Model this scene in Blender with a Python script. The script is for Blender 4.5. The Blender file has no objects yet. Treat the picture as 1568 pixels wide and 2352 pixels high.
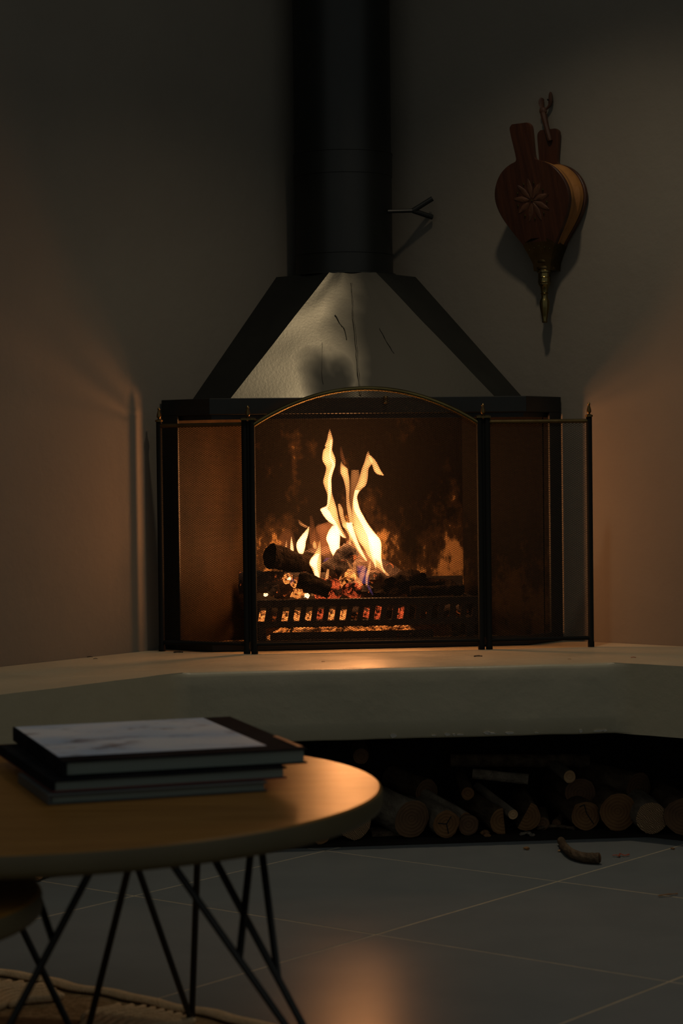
import bpy, math, random
from math import sin, cos, pi, sqrt, radians, atan2
from mathutils import Vector, noise

random.seed(7)
SC = bpy.context.scene
COL = SC.collection

# ------------------------------------------------------------------ camera
FPX, ROLL, HZ, CAMZ = 4950.0, 0.0116, 1063.0, 0.851      # focal length (px), roll, horizon row, eye height
PITCH = math.atan((1176 - HZ) / FPX)
cam_data = bpy.data.cameras.new('camera')
cam = bpy.data.objects.new('camera', cam_data)
COL.objects.link(cam)
cam_data.sensor_fit = 'HORIZONTAL'
cam_data.sensor_width = 24.0
cam_data.lens = FPX / 1568 * 24.0
cam_data.clip_start = 0.05
cam.location = (0, 0, CAMZ)
from mathutils import Matrix
cam.rotation_euler = (Matrix.Rotation(pi / 2 - PITCH, 3, 'X') @ Matrix.Rotation(-ROLL, 3, 'Z')).to_euler()
cam_data.dof.use_dof = True
cam_data.dof.focus_distance = 5.1
cam_data.dof.aperture_fstop = 6.3
SC.camera = cam

# ------------------------------------------------------------------ view, world
SC.view_settings.view_transform = 'Standard'
SC.view_settings.look = 'None'
SC.view_settings.exposure = 0.0
SC.view_settings.gamma = 1.0
SC.view_settings.use_curve_mapping = False
SC.cycles.use_denoising = True
SC.cycles.max_bounces = 6
SC.cycles.use_adaptive_sampling = True
SC.cycles.adaptive_threshold = 0.02
SC.cycles.diffuse_bounces = 3
SC.cycles.glossy_bounces = 3
SC.cycles.sample_clamp_indirect = 4.0
SC.cycles.caustics_reflective = False
SC.cycles.caustics_refractive = False
world = bpy.data.worlds.new('world')
SC.world = world
world.use_nodes = True
bg = world.node_tree.nodes['Background']
bg.inputs[0].default_value = (0.92, 0.95, 0.88, 1)
bg.inputs[1].default_value = 0.130

# fireplace frame: u along the hearth front, v towards the corner
TH = radians(6.7)
OX, OY = 0.1275, 4.723
FP = ((OX, OY), TH)
WD = ((0.0, 0.0), 0.0)
def W(u, v, z=0.0, fr=FP):
    (ox, oy), a = fr
    return (ox + u * cos(a) - v * sin(a), oy + u * sin(a) + v * cos(a), z)
CORNER = 1.11
_c = W(0, CORNER)
RW = ((_c[0], _c[1]), TH - pi / 4)      # right wall frame: x along the wall, -y into the room

def lamp(kind, name, loc, power, color, size, **kw):
    d = bpy.data.lights.new(name, kind)
    d.energy = power
    d.color = color
    d.shadow_soft_size = size
    for k, v in kw.items():
        setattr(d, k, v)
    o = bpy.data.objects.new(name, d)
    COL.objects.link(o)
    o.location = loc
    return o
# ceiling downlight in front of the fireplace, a little right of its middle
spot = lamp('SPOT', 'ceiling_downlight', W(0.20, -0.10, 2.38), 24.0, (1.0, 0.80, 0.55), 0.04,
            spot_size=radians(118), spot_blend=1.0)
# the light of the flames
for (u, v, z, p) in ((-0.16, 0.66, 0.61, 0.7), (0.00, 0.60, 0.65, 0.7), (-0.07, 0.60, 0.75, 0.9), (-0.04, 0.60, 0.86, 0.9)):
    lamp('POINT', 'flame_light', W(u, v, z), 4.2 * p, (1.0, 0.38, 0.12), 0.035)

# ------------------------------------------------------------------ photo ray helpers (pixel + a real depth -> a point)
def ray(x, y):
    a, b = x - 784, y - 1176
    U = cos(ROLL) * a - sin(ROLL) * b
    V = sin(ROLL) * a + cos(ROLL) * b
    return (U, FPX * cos(PITCH) - V * sin(PITCH), -(FPX * sin(PITCH) + V * cos(PITCH)))
def atz(x, y, z):
    d = ray(x, y); t = (z - CAMZ) / d[2]
    return Vector((d[0] * t, d[1] * t, z))
def aty(x, y, Y):
    d = ray(x, y); t = Y / d[1]
    return Vector((d[0] * t, Y, CAMZ + d[2] * t))
def atv(x, y, v):
    d = ray(x, y); ev = (-sin(TH), cos(TH)); eu = (cos(TH), sin(TH))
    o = (-OX, -OY)
    t = (v - (o[0] * ev[0] + o[1] * ev[1])) / (d[0] * ev[0] + d[1] * ev[1])
    px, py = o[0] + d[0] * t, o[1] + d[1] * t
    return Vector((px * eu[0] + py * eu[1], v, CAMZ + d[2] * t))

# ------------------------------------------------------------------ materials
MATS = {}
class NT:
    def __init__(s, name):
        m = bpy.data.materials.new(name); m.use_nodes = True
        s.m = m; s.t = m.node_tree; s.n = s.t.nodes; s.l = s.t.links
        s.b = s.n['Principled BSDF']; s.out = s.n['Material Output']
        MATS[name] = m
    def node(s, typ, **kw):
        n = s.n.new(typ)
        for k, v in kw.items():
            if k.startswith('_'): setattr(n, k[1:], v)
            else: n.inputs[k].default_value = v
        return n
    def link(s, a, b): s.l.new(a, b)
    def coords(s, scale=(1, 1, 1)):
        tc = s.node('ShaderNodeTexCoord'); mp = s.node('ShaderNodeMapping')
        mp.inputs['Scale'].default_value = scale
        s.link(tc.outputs['Object'], mp.inputs['Vector'])
        return mp.outputs['Vector']
    def noise(s, vec, scale, detail=4, rough=0.55, dist=0.0):
        n = s.node('ShaderNodeTexNoise'); n.inputs['Scale'].default_value = scale
        n.inputs['Detail'].default_value = detail; n.inputs['Roughness'].default_value = rough
        n.inputs['Distortion'].default_value = dist
        s.link(vec, n.inputs['Vector']); return n.outputs['Fac']
    def ramp(s, fac, stops):
        r = s.node('ShaderNodeValToRGB'); e = r.color_ramp.elements
        while len(e) < len(stops): e.new(0.5)
        for i, (p, c) in enumerate(stops):
            e[i].position = p; e[i].color = (*c, 1) if len(c) == 3 else c
        s.link(fac, r.inputs['Fac']); return r.outputs['Color']
    def bump(s, fac, strength, dist=0.01):
        b = s.node('ShaderNodeBump'); b.inputs['Strength'].default_value = strength
        b.inputs['Distance'].default_value = dist
        s.link(fac, b.inputs['Height']); s.link(b.outputs['Normal'], s.b.inputs['Normal'])

def mat(name, c1, c2=None, scale=8, rough=0.6, metal=0.0, bump=0.0, bscale=60, bdist=0.004, stretch=(1, 1, 1), rough2=None, spec=0.5, detail=5, lo=0.35, hi=0.65):
    s = NT(name); v = s.coords(stretch)
    s.b.inputs['Roughness'].default_value = rough; s.b.inputs['Metallic'].default_value = metal
    s.b.inputs['Specular IOR Level'].default_value = spec
    f = s.noise(v, scale, detail)
    if c2 is None: s.b.inputs['Base Color'].default_value = (*c1, 1)
    else: s.link(s.ramp(f, [(lo, c1), (hi, c2)]), s.b.inputs['Base Color'])
    if rough2 is not None:
        f2 = s.noise(v, scale * 1.7, 4)
        s.link(s.ramp(f2, [(0.35, (rough,) * 3), (0.65, (rough2,) * 3)]), s.b.inputs['Roughness'])
    if bump: s.bump(s.noise(v, bscale, 5), bump, bdist)
    return s.m

mat('plaster', (0.1674, 0.1519, 0.1271), (0.1829, 0.1674, 0.1395), 3, 0.75, bump=0.25, bscale=35, bdist=0.004, spec=0.2)
mat('hearth_paint', (0.3720, 0.3379, 0.2387), (0.4092, 0.3720, 0.2666), 5, 0.34, bump=0.35, bscale=22, bdist=0.004, rough2=0.5)
mat('chip', (0.3844, 0.3720, 0.3348), (0.3100, 0.2914, 0.2480), 60, 0.7)
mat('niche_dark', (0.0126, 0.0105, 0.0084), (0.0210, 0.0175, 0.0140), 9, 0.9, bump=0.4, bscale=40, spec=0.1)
mat('tile', (0.1674, 0.1829, 0.1860), (0.1860, 0.2015, 0.2034), 5, 0.25, rough2=0.27, spec=0.035)
mat('grout', (0.4836, 0.4092, 0.2852), (0.3844, 0.3224, 0.2232), 30, 0.9, spec=0.1)
mat('black_steel', (0.0062, 0.0074, 0.0068), (0.0099, 0.0112, 0.0099), 10, 0.42, bump=0.08, bscale=120, bdist=0.001, spec=0.35)
mat('flue_black', (0.0050, 0.0065, 0.0059), (0.0074, 0.0090, 0.0081), 8, 0.38, spec=0.4)
mat('screen_black', (0.0074, 0.0087, 0.0087), None, 8, 0.7, spec=0.10)
mat('wire', (0.0099, 0.0093, 0.0081), None, 8, 0.6, spec=0.2)
mat('brass', (0.20, 0.16, 0.062), (0.15, 0.115, 0.044), 20, 0.22, metal=1.0)
mat('brass_dark', (0.1054, 0.0744, 0.0310), (0.1488, 0.1054, 0.0434), 40, 0.38, metal=1.0, bump=0.2, bscale=120, bdist=0.001)
mat('cast_iron', (0.0074, 0.0068, 0.0062), (0.0124, 0.0105, 0.0087), 30, 0.6, bump=0.3, bscale=120, bdist=0.002, spec=0.3)
mat('char', (0.0022, 0.0018, 0.0016), (0.015, 0.010, 0.007), 26, 0.95, bump=1.0, bscale=48, bdist=0.02, spec=0.05)
mat('ash', (0.10, 0.075, 0.055), (0.34, 0.27, 0.20), 70, 0.95, bump=1.0, bscale=140, bdist=0.008, spec=0.05)
mat('bark', (0.06, 0.040, 0.026), (0.15, 0.105, 0.066), 14, 0.9, bump=1.0, bscale=30, bdist=0.010, stretch=(3, 0.6, 3), spec=0.1)
mat('bark_grey', (0.13, 0.105, 0.08), (0.25, 0.21, 0.16), 14, 0.9, bump=1.0, bscale=30, bdist=0.008, stretch=(3, 0.6, 3), spec=0.1)
mat('bellows_wood', (0.030, 0.009, 0.0042), (0.056, 0.0175, 0.007), 9, 0.42, stretch=(9, 2, 0.7), bump=0.15, bscale=30)
mat('bellows_leather', (0.2232, 0.0930, 0.0186), (0.2852, 0.1240, 0.0279), 20, 0.55, bump=0.3, bscale=60)
mat('strap_leather', (0.0465, 0.0174, 0.0087), (0.0806, 0.0310, 0.0124), 20, 0.6, bump=0.3, bscale=80)
mat('table_wood', (0.2108, 0.0930, 0.0136), (0.2728, 0.1302, 0.0236), 6, 0.30, stretch=(1, 9, 1), bump=0.03, bscale=30, rough2=0.36, spec=0.15)
mat('table_edge', (0.0806, 0.0620, 0.0260), (0.1054, 0.0806, 0.0360), 6, 0.5)
mat('rod', (0.0062, 0.0062, 0.0062), None, 8, 0.4)
mat('jute', (0.24, 0.155, 0.075), (0.44, 0.30, 0.165), 90, 0.95, bump=0.9, bscale=260, bdist=0.006, spec=0.05)
mat('jute_light', (0.74, 0.53, 0.31), (0.86, 0.64, 0.39), 90, 0.95, bump=0.9, bscale=300, bdist=0.005, spec=0.05)
mat('pages', (0.1364, 0.1674, 0.1457), (0.1860, 0.2170, 0.1922), 220, 0.8, stretch=(0.05, 0.05, 6))
mat('cover_dark', (0.0074, 0.0087, 0.0112), (0.0186, 0.0174, 0.0186), 9, 0.95, spec=0.02)
mat('cover_red', (0.0992, 0.0112, 0.0087), None, 9, 0.45)
mat('cover_grey', (0.0372, 0.0465, 0.0496), (0.0620, 0.0682, 0.0682), 6, 0.5)
mat('cover_orange', (0.2604, 0.0992, 0.0372), (0.1860, 0.0620, 0.0217), 30, 0.5)
mat('chip_wood', (0.2480, 0.1240, 0.0434), (0.1736, 0.0806, 0.0279), 60, 0.8)
mat('red_shaving', (0.2790, 0.0310, 0.0186), (0.3100, 0.0992, 0.0496), 30, 0.6)
mat('soot_chip', (0.010, 0.009, 0.008), None, 9, 0.9)

def make_soot_glow(name, clean):
    # sooty steel lining: black crust with flakes burnt off to rust brown; height ramp paints in the fire's glow low down
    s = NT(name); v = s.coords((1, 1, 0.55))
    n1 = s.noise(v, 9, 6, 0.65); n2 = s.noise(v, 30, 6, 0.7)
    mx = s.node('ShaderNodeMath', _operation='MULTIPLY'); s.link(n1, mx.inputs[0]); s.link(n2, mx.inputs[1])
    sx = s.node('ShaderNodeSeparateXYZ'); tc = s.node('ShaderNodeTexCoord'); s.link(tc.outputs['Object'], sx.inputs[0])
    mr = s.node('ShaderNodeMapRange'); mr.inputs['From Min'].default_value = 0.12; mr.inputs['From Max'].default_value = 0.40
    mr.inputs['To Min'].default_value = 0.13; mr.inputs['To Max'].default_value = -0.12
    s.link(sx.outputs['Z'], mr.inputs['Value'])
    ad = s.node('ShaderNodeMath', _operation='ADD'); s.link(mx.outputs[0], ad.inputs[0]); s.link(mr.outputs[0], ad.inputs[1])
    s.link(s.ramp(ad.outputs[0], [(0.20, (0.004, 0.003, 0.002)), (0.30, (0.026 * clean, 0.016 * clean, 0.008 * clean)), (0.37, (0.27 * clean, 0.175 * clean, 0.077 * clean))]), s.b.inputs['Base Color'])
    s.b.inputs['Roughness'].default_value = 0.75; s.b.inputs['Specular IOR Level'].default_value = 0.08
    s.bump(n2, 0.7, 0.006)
make_soot_glow('soot_glow_plate', 1.0)
make_soot_glow('soot_side', 0.05)
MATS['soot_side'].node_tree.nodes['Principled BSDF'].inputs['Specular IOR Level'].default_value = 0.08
def make_soot_side():
    # the left side plate is a lighter brown, near black in broad patches
    s = NT('side_plate'); v = s.coords((1, 1, 0.6))
    n1 = s.noise(v, 4, 5, 0.6); n2 = s.noise(v, 34, 5, 0.6)
    s.link(s.ramp(n1, [(0.38, (0.005, 0.0035, 0.002)), (0.66, (0.034, 0.0195, 0.0072))]), s.b.inputs['Base Color'])
    s.b.inputs['Roughness'].default_value = 0.6; s.b.inputs['Specular IOR Level'].default_value = 0.12
    s.bump(n2, 0.25, 0.003)
make_soot_side()
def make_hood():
    # painted steel: lamp sheen put into the colour at left, darker right and blob
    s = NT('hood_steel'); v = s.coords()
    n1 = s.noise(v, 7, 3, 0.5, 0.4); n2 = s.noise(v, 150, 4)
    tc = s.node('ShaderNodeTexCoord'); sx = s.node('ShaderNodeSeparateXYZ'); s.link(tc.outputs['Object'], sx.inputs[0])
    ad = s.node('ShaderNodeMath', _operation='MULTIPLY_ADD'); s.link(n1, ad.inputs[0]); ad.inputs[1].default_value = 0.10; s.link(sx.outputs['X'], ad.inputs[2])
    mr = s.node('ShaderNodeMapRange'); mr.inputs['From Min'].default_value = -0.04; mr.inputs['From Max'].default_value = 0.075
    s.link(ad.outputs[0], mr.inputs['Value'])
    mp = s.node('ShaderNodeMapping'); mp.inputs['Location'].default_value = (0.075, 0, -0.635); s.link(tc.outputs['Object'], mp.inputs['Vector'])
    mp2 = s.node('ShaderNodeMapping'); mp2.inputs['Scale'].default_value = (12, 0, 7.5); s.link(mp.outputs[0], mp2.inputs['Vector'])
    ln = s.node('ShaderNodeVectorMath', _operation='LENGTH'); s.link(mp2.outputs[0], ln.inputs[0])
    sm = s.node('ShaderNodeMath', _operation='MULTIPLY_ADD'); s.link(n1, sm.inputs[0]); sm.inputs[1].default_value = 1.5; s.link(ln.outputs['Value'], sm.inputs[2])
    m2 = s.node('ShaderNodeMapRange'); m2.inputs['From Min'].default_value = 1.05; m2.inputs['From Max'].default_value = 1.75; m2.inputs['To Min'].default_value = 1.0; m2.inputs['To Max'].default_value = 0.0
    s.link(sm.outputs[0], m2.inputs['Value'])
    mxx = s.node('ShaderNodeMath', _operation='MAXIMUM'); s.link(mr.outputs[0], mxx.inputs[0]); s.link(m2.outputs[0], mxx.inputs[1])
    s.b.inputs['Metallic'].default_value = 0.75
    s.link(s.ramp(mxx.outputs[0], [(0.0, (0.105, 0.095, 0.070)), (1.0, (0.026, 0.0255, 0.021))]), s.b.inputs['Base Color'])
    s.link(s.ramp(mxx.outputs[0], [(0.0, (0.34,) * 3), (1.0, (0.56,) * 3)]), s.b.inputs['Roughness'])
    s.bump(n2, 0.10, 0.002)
make_hood()
def make_cut(name, c1, c2, c3):
    # sawn log end: growth rings, radial checks, saw marks
    s = NT(name); v = s.coords()
    d = s.noise(v, 14, 3)
    w = s.node('ShaderNodeTexWave', _wave_type='RINGS', _rings_direction='Y')
    w.inputs['Scale'].default_value = 42; w.inputs['Distortion'].default_value = 2.5; w.inputs['Detail'].default_value = 2
    s.link(v, w.inputs['Vector'])
    mx = s.node('ShaderNodeMix', _data_type='RGBA'); mx.inputs[0].default_value = 0.68
    s.link(s.ramp(w.outputs['Fac'], [(0.1, c1), (0.8, c2)]), mx.inputs[6])
    s.link(s.ramp(d, [(0.35, c3), (0.65, c2)]), mx.inputs[7])
    s.link(mx.outputs[2], s.b.inputs['Base Color'])
    s.b.inputs['Roughness'].default_value = 0.85; s.b.inputs['Specular IOR Level'].default_value = 0.1
    s.bump(w.outputs['Fac'], 0.3, 0.003)
make_cut('cut_wood', (0.13, 0.062, 0.026), (0.23, 0.12, 0.050), (0.11, 0.055, 0.025))
make_cut('cut_pale', (0.34, 0.20, 0.10), (0.52, 0.34, 0.18), (0.30, 0.17, 0.08))
make_cut('cut_dark', (0.10, 0.055, 0.03), (0.17, 0.095, 0.05), (0.085, 0.05, 0.03))
def make_saw():
    s = NT('cut_sawn'); v = s.coords()
    w = s.node('ShaderNodeTexWave', _wave_type='BANDS', _bands_direction='DIAGONAL')
    w.inputs['Scale'].default_value = 120; w.inputs['Distortion'].default_value = 9.0; w.inputs['Detail'].default_value = 2; w.inputs['Detail Scale'].default_value = 0.6
    s.link(v, w.inputs['Vector'])
    s.link(s.ramp(w.outputs['Fac'], [(0.1, (0.14, 0.075, 0.033)), (0.8, (0.40, 0.25, 0.13))]), s.b.inputs['Base Color'])
    s.b.inputs['Roughness'].default_value = 0.85; s.bump(w.outputs['Fac'], 0.6, 0.004)
make_saw()
def make_ember(name, lo, hi, strength, scale=38, col=(1.0, 0.16, 0.025)):
    # glowing charcoal: heat shows in the cracks
    s = NT(name); v = s.coords()
    n = s.noise(v, scale, 5, 0.6, 0.8)
    s.b.inputs['Base Color'].default_value = (0.03, 0.02, 0.016, 1); s.b.inputs['Roughness'].default_value = 0.9
    mr = s.node('ShaderNodeMapRange'); mr.inputs['From Min'].default_value = lo; mr.inputs['From Max'].default_value = hi
    mr.inputs['To Min'].default_value = 0.0; mr.inputs['To Max'].default_value = strength
    s.link(n, mr.inputs['Value'])
    s.b.inputs['Emission Color'].default_value = (*col, 1)
    s.link(mr.outputs['Result'], s.b.inputs['Emission Strength'])
    s.bump(n, 1.0, 0.008)
make_ember('ember_hot', 0.42, 0.70, 3.4, 60, (1.0, 0.26, 0.05))
make_ember('ember_red', 0.44, 0.70, 1.8, 60, (1.0, 0.12, 0.03))
make_ember('ember_dull', 0.55, 0.75, 0.8, 40)
make_ember('ember_white', 0.30, 0.60, 9.0, 30, (1.0, 0.5, 0.2))
make_ember('char_veins', 0.60, 0.74, 1.6, 44)
def make_ash():  # emission stands in for emberlight falling on the ash
    s = NT('ash_emberlight'); v = s.coords(); n = s.noise(v, 90, 5, 0.6); n2 = s.noise(v, 24, 3)
    s.link(s.ramp(n, [(0.35, (0.10, 0.075, 0.055)), (0.65, (0.36, 0.28, 0.20))]), s.b.inputs['Base Color'])
    mx = s.node('ShaderNodeMath', _operation='MULTIPLY'); s.link(n, mx.inputs[0]); s.link(n2, mx.inputs[1])
    mr = s.node('ShaderNodeMapRange'); mr.inputs['From Min'].default_value = 0.22; mr.inputs['From Max'].default_value = 0.36; mr.inputs['To Max'].default_value = 1.3
    s.link(mx.outputs[0], mr.inputs['Value']); s.b.inputs['Emission Color'].default_value = (1.0, 0.24, 0.035, 1)
    s.link(mr.outputs['Result'], s.b.inputs['Emission Strength']); s.b.inputs['Roughness'].default_value = 0.95
    s.bump(n, 1.0, 0.008)
make_ash()
def make_flame(name, strength, col):
    m = bpy.data.materials.new(name); m.use_nodes = True; t = m.node_tree
    t.nodes.remove(t.nodes['Principled BSDF'])
    e = t.nodes.new('ShaderNodeEmission'); e.inputs['Color'].default_value = (*col, 1); e.inputs['Strength'].default_value = strength
    t.links.new(e.outputs[0], t.nodes['Material Output'].inputs['Volume'])
    MATS[name] = m
FC = (1.0, 0.36, 0.10)
make_flame('flame_core', 900, (1.0, 0.42, 0.14))
make_flame('flame_body', 210, FC)
make_flame('flame_soft', 75, (1.0, 0.33, 0.085))
make_flame('flame_faint', 26, (1.0, 0.25, 0.06))
make_flame('flame_violet', 22, (0.55, 0.25, 0.75))
def make_cover_print():  # pale print tones raised to paint in a glossy reflection
    s = NT('cover_print'); v = s.coords((1, 1.6, 1))
    a = s.noise(v, 5.5, 3); b = s.noise(v, 13, 4, 0.6)
    mx = s.node('ShaderNodeMix', _data_type='RGBA'); s.link(s.ramp(b, [(0.30, (0,) * 3), (0.45, (1,) * 3)]), mx.inputs[0])
    s.link(s.ramp(a, [(0.35, (0.05, 0.07, 0.12)), (0.5, (0.16, 0.09, 0.08))]), mx.inputs[6])
    s.link(s.ramp(a, [(0.35, (0.42, 0.54, 0.72)), (0.6, (0.72, 0.73, 0.78))]), mx.inputs[7])
    s.link(mx.outputs[2], s.b.inputs['Base Color'])
    s.b.inputs['Roughness'].default_value = 0.38
make_cover_print()

# ------------------------------------------------------------------ mesh builder
class MB:
    def __init__(s): s.v = []; s.f = []; s.mi = []; s.cur = 0
    def add(s, vs, fs):
        k = len(s.v); s.v += [tuple(p) for p in vs]; s.f += [tuple(i + k for i in f) for f in fs]
        s.mi += [s.cur] * len(fs); return s
    def box(s, lo, hi):
        (a, b, c), (d, e, f) = lo, hi
        return s.add([(a, b, c), (d, b, c), (d, e, c), (a, e, c), (a, b, f), (d, b, f), (d, e, f), (a, e, f)],
                     [(3, 2, 1, 0), (4, 5, 6, 7), (0, 1, 5, 4), (1, 2, 6, 5), (2, 3, 7, 6), (3, 0, 4, 7)])
    def obox(s, c, ax, ay, az):
        c = Vector(c); ax, ay, az = Vector(ax), Vector(ay), Vector(az)
        p = [c + i * ax + j * ay + k * az for k in (-1, 1) for (i, j) in ((-1, -1), (1, -1), (1, 1), (-1, 1))]
        return s.add(p, [(3, 2, 1, 0), (4, 5, 6, 7), (0, 1, 5, 4), (1, 2, 6, 5), (2, 3, 7, 6), (3, 0, 4, 7)])
    def bar(s, a, b, w, h, up=(0, 0, 1)):      # square bar between two points
        a, b = Vector(a), Vector(b); d = (b - a); L = d.length; d.normalize()
        side = d.cross(Vector(up)); 
        if side.length < 1e-4: side = d.cross(Vector((1, 0, 0)))
        side.normalize(); u2 = side.cross(d)
        return s.obox((a + b) / 2, d * L / 2, side * w / 2, u2 * h / 2)
    def prism(s, poly, z0, z1):                # vertical prism over an xy polygon (counter-clockwise)
        n = len(poly)
        vs = [(x, y, z0) for x, y in poly] + [(x, y, z1) for x, y in poly]
        return s.add(vs, [tuple(range(n - 1, -1, -1)), tuple(range(n, 2 * n))] + [(i, (i + 1) % n, n + (i + 1) % n, n + i) for i in range(n)])
    def loft(s, rings, cap=True, closed=True):
        n = len(rings[0]); vs = [p for r in rings for p in r]; fs = []
        for k in range(len(rings) - 1):
            for i in range(n if closed else n - 1):
                j = (i + 1) % n
                fs.append((k * n + i, k * n + j, (k + 1) * n + j, (k + 1) * n + i))
        if cap:
            fs.append(tuple(range(n - 1, -1, -1))); m = (len(rings) - 1) * n
            fs.append(tuple(range(m, m + n)))
        return s.add(vs, fs)
    def tube(s, pts, r, n=8, cap=True, squash=1.0):
        pts = [Vector(p) for p in pts]; m = len(pts)
        rs = r if isinstance(r, (list, tuple)) else [r] * m
        rings = []; side = None
        for k, p in enumerate(pts):
            d = (pts[min(k + 1, m - 1)] - pts[max(k - 1, 0)]).normalized()
            if side is None:
                side = d.cross(Vector((0, 0, 1)))
                if side.length < 0.05: side = d.cross(Vector((0, 1, 0)))
            side = (side - d * side.dot(d)).normalized(); up = side.cross(d)
            rings.append([p + (side * cos(2 * pi * i / n) + up * sin(2 * pi * i / n) * squash) * rs[k] for i in range(n)])
        return s.loft(rings, cap)
    def lathe(s, prof, c=(0, 0), n=24, cap=True):   # prof: (r, z)
        return s.loft([[(c[0] + r * cos(2 * pi * i / n), c[1] + r * sin(2 * pi * i / n), z) for i in range(n)] for r, z in prof], cap)
    def ball(s, c, rx, ry=None, rz=None, n=8, m=5):
        ry = ry or rx; rz = rz or rx
        return s.loft([[(c[0] + rx * sin(pi * (k + .02) / (m + .04)) * cos(2 * pi * i / n), c[1] + ry * sin(pi * (k + .02) / (m + .04)) * sin(2 * pi * i / n), c[2] - rz * cos(pi * (k + .02) / (m + .04))) for i in range(n)] for k in range(m + 1)])

BASE = {}
def mesh_data(name, mb, mats, smooth, base):
    me = bpy.data.meshes.new(name)
    me.from_pydata([(x - base[0], y - base[1], z - base[2]) for x, y, z in mb.v], [], mb.f)
    for m in ([mats] if isinstance(mats, str) else mats): me.materials.append(MATS[m])
    me.polygons.foreach_set('material_index', mb.mi)
    me.validate(); me.update()
    if smooth is not None:
        me.polygons.foreach_set('use_smooth', [True] * len(me.polygons))
        try: me.set_sharp_from_angle(angle=radians(smooth))
        except Exception: pass
    return me
def tag(o, label=None, cat=None, group=None, kind=None):
    for k, v in (('label', label), ('category', cat), ('group', group), ('kind', kind)):
        if v: o[k] = v
    return o
def thing(name, label, cat, base=(0, 0, 0), fr=WD, group=None):
    o = bpy.data.objects.new(name, None); COL.objects.link(o)
    o.empty_display_size = 0.05
    o.location = W(base[0], base[1], base[2], fr); o.rotation_euler = (0, 0, fr[1])
    BASE[o.name] = base
    return tag(o, label, cat, group)
def obj(name, mb, mats, parent=None, base=(0, 0, 0), fr=WD, smooth=35, bevel=0):
    if parent is not None: base = BASE[parent.name]
    me = mesh_data(name, mb, mats, smooth, base)
    o = bpy.data.objects.new(name, me); COL.objects.link(o)
    if parent is not None: o.parent = parent
    else: o.location = W(base[0], base[1], base[2], fr); o.rotation_euler = (0, 0, fr[1])
    BASE[o.name] = base
    if bevel:
        b = o.modifiers.new('bevel', 'BEVEL'); b.width = bevel; b.segments = 2; b.limit_method = 'ANGLE'; b.angle_limit = radians(40)
    return o
def catmull(pts, per=4):
    P = [Vector(p) for p in pts]; out = []
    for i in range(len(P) - 1):
        p0, p1, p2, p3 = P[max(i - 1, 0)], P[i], P[i + 1], P[min(i + 2, len(P) - 1)]
        for k in range(per):
            t = k / per
            out.append(0.5 * ((2 * p1) + (p2 - p0) * t + (2 * p0 - 5 * p1 + 4 * p2 - p3) * t * t + (3 * p1 - p0 - 3 * p2 + p3) * t ** 3))
    out.append(P[-1]); return out

# ------------------------------------------------------------------ room: walls and floor
HT, HB = 0.40, 0.243           # hearth slab top and underside
def wall(name, d, fr_sign):
    mb = MB()
    n = Vector((fr_sign * -1, 1, 0)) / sqrt(2)      # outward (behind the wall face)
    a = Vector((0, CORNER, 0)); b = a + Vector((d, -abs(d), 0))
    p = [a, b, b + n * 0.1, a + n * 0.1]
    if fr_sign > 0: p = p[::-1]
    mb.prism([(q.x, q.y) for q in p], -0.02, 2.6)
    return tag(obj(name, mb, 'plaster', None, (0, CORNER, 0), FP, None), kind='structure')
wl = wall('wall_left', -3.0, 1)
wr = wall('wall_right', 3.0, -1)

TILE = 0.6025
ga = atan2(-0.376, 0.473)
gx, gy = 0.053, 3.869
fl = MB().box((-3.2, -1.2, -0.05), (3.2, 6.0, -0.0008))
floor = tag(obj('floor', fl, 'grout', None, (0, 3, 0), WD, None), 'dark slate tiled floor with pale sandy joints', None, kind='structure')
hh = (TILE - 0.0052) / 2
tb = MB()
lo_ring = [(-hh, -hh), (hh, -hh), (hh, hh), (-hh, hh)]
q = hh - 0.0007
tb.loft([[(x, y, -0.012) for x, y in lo_ring], [(x, y, -0.0005) for x, y in lo_ring], [(x * q / hh, y * q / hh, 0) for x, y in lo_ring]])
tile_me = mesh_data('tile', tb, 'tile', None, (0, 0, 0))
for i in range(-8, 9):
    for j in range(-9, 6):
        x = gx + (i + .5) * TILE * cos(ga) - (j + .5) * TILE * sin(ga)
        y = gy + (i + .5) * TILE * sin(ga) + (j + .5) * TILE * cos(ga)
        # in the fireplace frame: stop at the walls
        dx, dy = x - OX, y - OY
        u, v = dx * cos(TH) + dy * sin(TH), -dx * sin(TH) + dy * cos(TH)
        if abs(u) + v > CORNER - 0.75 * TILE or abs(x) > 2.4 or y < 1.0: continue
        t = bpy.data.objects.new('tile', tile_me); COL.objects.link(t); t.parent = floor
        t.location = (x - 0, y - 3, random.uniform(-0.0004, 0.0)); t.rotation_euler = (0, 0, ga)

# niche under the hearth: floor pad and back
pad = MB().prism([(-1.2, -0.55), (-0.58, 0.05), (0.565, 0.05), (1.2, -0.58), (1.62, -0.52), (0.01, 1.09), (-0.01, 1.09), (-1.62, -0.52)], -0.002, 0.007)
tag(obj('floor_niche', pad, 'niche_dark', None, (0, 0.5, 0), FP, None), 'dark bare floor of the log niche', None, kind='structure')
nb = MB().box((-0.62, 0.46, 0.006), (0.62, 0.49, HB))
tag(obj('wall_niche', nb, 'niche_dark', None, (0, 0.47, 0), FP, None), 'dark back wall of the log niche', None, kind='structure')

for sgn in (-1, 1):  # dark panels added to paint the shade under the side benches
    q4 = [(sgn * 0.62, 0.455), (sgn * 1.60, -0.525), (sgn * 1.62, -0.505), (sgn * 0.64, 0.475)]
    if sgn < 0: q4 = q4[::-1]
    tag(obj('wall_niche', MB().prism(q4, 0.007, HB), 'niche_dark', None, (sgn * 1.1, 0, 0), FP, None), 'near-black panel added to darken the side of the log niche', None, kind='structure')

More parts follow.
